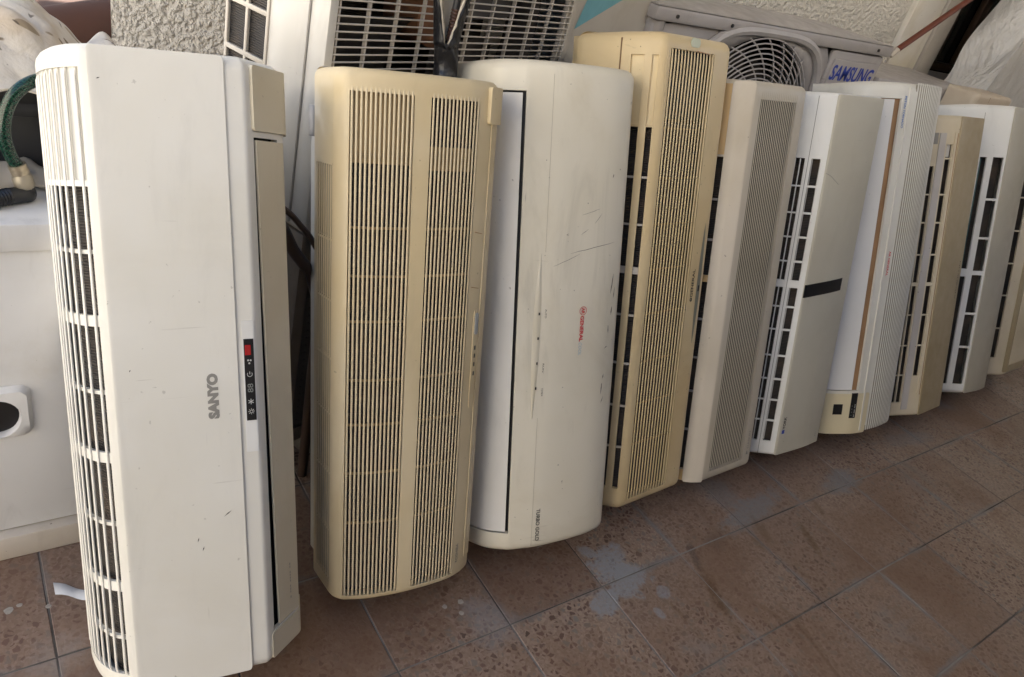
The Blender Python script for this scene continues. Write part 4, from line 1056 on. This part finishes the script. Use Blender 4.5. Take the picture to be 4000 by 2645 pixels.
CBL = simple('brown black cable', (.05, .030, .022), .45)
o = tube('thick_cable', spline([(-.345, .405, .585), (-.298, .40, .554), (-.283, .40, .519), (-.272, .40, .499), (-.259, .40, .474), (-.243, .40, .453), (-.225, .405, .425), (-.205, .41, .35), (-.20, .412, .20), (-.195, .412, .0125)], 6), .0088, CBL, None, 12)
tag(o, 'thick dark taped cable hanging beside the louvred outdoor unit', 'cable')
o = tube('thin_cable', spline([(-.33, .385, .585), (-.298, .385, .563), (-.288, .385, .550), (-.273, .385, .537), (-.259, .385, .521), (-.239, .388, .496), (-.21, .40, .44), (-.175, .41, .30), (-.17, .412, .006)], 6), .0042, CBL, None, 8)
tag(o, 'thin dark cable hanging above the thick one', 'cable')

rd = empty('iron_rod', Matrix.Translation((2.04, .98, .79)), 'rusty red iron rod slanting across the window corner', 'rod')
RODM = simple('rust red paint', (.12, .028, .014), .55, var=.35, scale=40)
o2 = Vector((2.04, .98, .79))
tube('rod_shaft', [Vector(p) - o2 for p in ((2.07, .985, .834), (2.385, .985, 1.051), (2.52, .985, 1.145))], .0105, RODM, rd, 12)
tube('rod_tip', [Vector(p) - o2 for p in ((2.048, .985, .808), (2.07, .985, .834))], [.0075, .0102], simple('chipped white paint', (.5, .45, .38), .6, var=.4, scale=60), rd, 12)
pts = [(2.040 + .014 * cos(2 * pi * k / 16) - o2.x, .99 - o2.y, .790 + .014 * sin(2 * pi * k / 16) - o2.z) for k in range(17)]
tube('eye', pts, .004, simple('chipped white paint', (.5, .45, .38), .6), rd, 8)
tube('eye_bolt', [(2.040 - o2.x, .99 - o2.y, -.0), (2.040 - o2.x, WY + .02 - o2.y, -.0)], .004, METALG, rd, 8)

# plastic wrapped appliance at the right end
def film_mat():
    q = NB('milky plastic film'); p = q.coord()
    n1 = q.noise(q.mapping(p, scale=(1.2, 1, .35), rot=(0, .5, 0)), 9, 4, .6, 1.2)
    c = q.mix(n1, (.50, .485, .465), (.66, .65, .635))
    q.b.inputs['Transmission Weight'].default_value = .12
    return q.fin(c, .28, q.bump(n1, 1.0, .03, q.bump(q.noise(p, 40, 3), .3, .004)))
pw = empty('wrapped_appliance', Matrix.Translation((2.59, .83, 0)), 'tall appliance wrapped in milky plastic film beside the dark window', 'appliance')
box('appliance_body', (.06, .80, .03, .12, .04, 1.36), METALW, pw, .01)
for x in (.08, .70): box('foot', (x, x + .06, .035, .115, 0, .039), CONC, pw, .003)
vs = []; fs = []; nu, nv = 84, 60
loop = []
for i in range(nu):
    t = i / nu * 4; k = int(t); fr = t - k
    loop.append([(.0 + .86 * fr, -.005), (.86, -.005 + .16 * fr), (.86 - .86 * fr, .155), (0, .155 - .16 * fr)][k])
for j in range(nv + 1):
    z = .05 + 1.36 * j / nv
    for i in range(nu):
        x, y = loop[i]; cx, cy = .43, .075
        fold = noise.noise(Vector((x * 5 + z * 2.2, y * 5 + 3, z * 1.6))) * .028 + .014 * sin((x * 1.3 + z * .8 + y) * 22 + 2 * noise.noise(Vector((x * 3, y * 3, z * 3))))
        shr = .03 * (1 if z > 1.30 else 0)
        dx, dy = x - cx, y - cy; L_ = sqrt(dx * dx + dy * dy); k = 1 + (fold - shr) / L_ * (1 if True else 0)
        vs.append((cx + dx * k - max(0, min(.4, 1.08 - z)) * .28 * max(0, 1 - x / .2), cy + dy * k - .0, z))
for j in range(nv):
    for i in range(nu): i2 = (i + 1) % nu; fs.append((j * nu + i, j * nu + i2, (j + 1) * nu + i2, (j + 1) * nu + i))
fs.append(tuple(nv * nu + i for i in range(nu)))
obj('plastic_film', vs, fs, film_mat(), pw, 70)

# small litter on the floor
lm = simple('clear tape scrap', (.62, .64, .68), .25, var=.2)
vs = []; fs = []
for i in range(13):
    t = i / 12
    for k in (-1, -.4, .4, 1): vs.append((.0 + .075 * t + .002 * sin(9 * t), k * (.011 - .003 * t) - .055 * t, .0016 + .0035 * (1 - abs(k)) + .0015 * sin(14 * t)))
for i in range(12):
    for k in range(3): fs.append((4 * i + k, 4 * i + k + 1, 4 * i + k + 5, 4 * i + k + 4))
o = obj('tape_scrap', vs, fs, lm, None, 60, loc=(-.59, .312, 0)); tag(o, 'whitish crumpled strip of tape lying on the floor tiles', 'litter')
random.seed(3)
SPK = simple('pale paint fleck', (.34, .32, .29), .8, var=.3, scale=200)
for (x, y, r) in ((-.054, .069, .0055), (-.083, .071, .0045), (-.064, .05, .0045), (-.645, .296, .006), (-.632, .300, .004), (-.60, .285, .004)):
    vs = [(0, 0, .0012)] + [(r * cos(2 * pi * k / 9) * random.uniform(.75, 1.1), r * sin(2 * pi * k / 9) * random.uniform(.75, 1.1), .0006) for k in range(9)]
    o = obj('paint_fleck', vs, [(0, k + 1, (k + 1) % 9 + 1) for k in range(9)], SPK, None, loc=(x, y, 0)); tag(o, 'small pale paint fleck on the tiles near the whitish strip of tape' if x < -.5 else 'small pale paint fleck on the tiles before the yellowed beige unit', 'fleck', 'paint flecks by the tape strip' if x < -.5 else 'paint flecks before the beige unit')
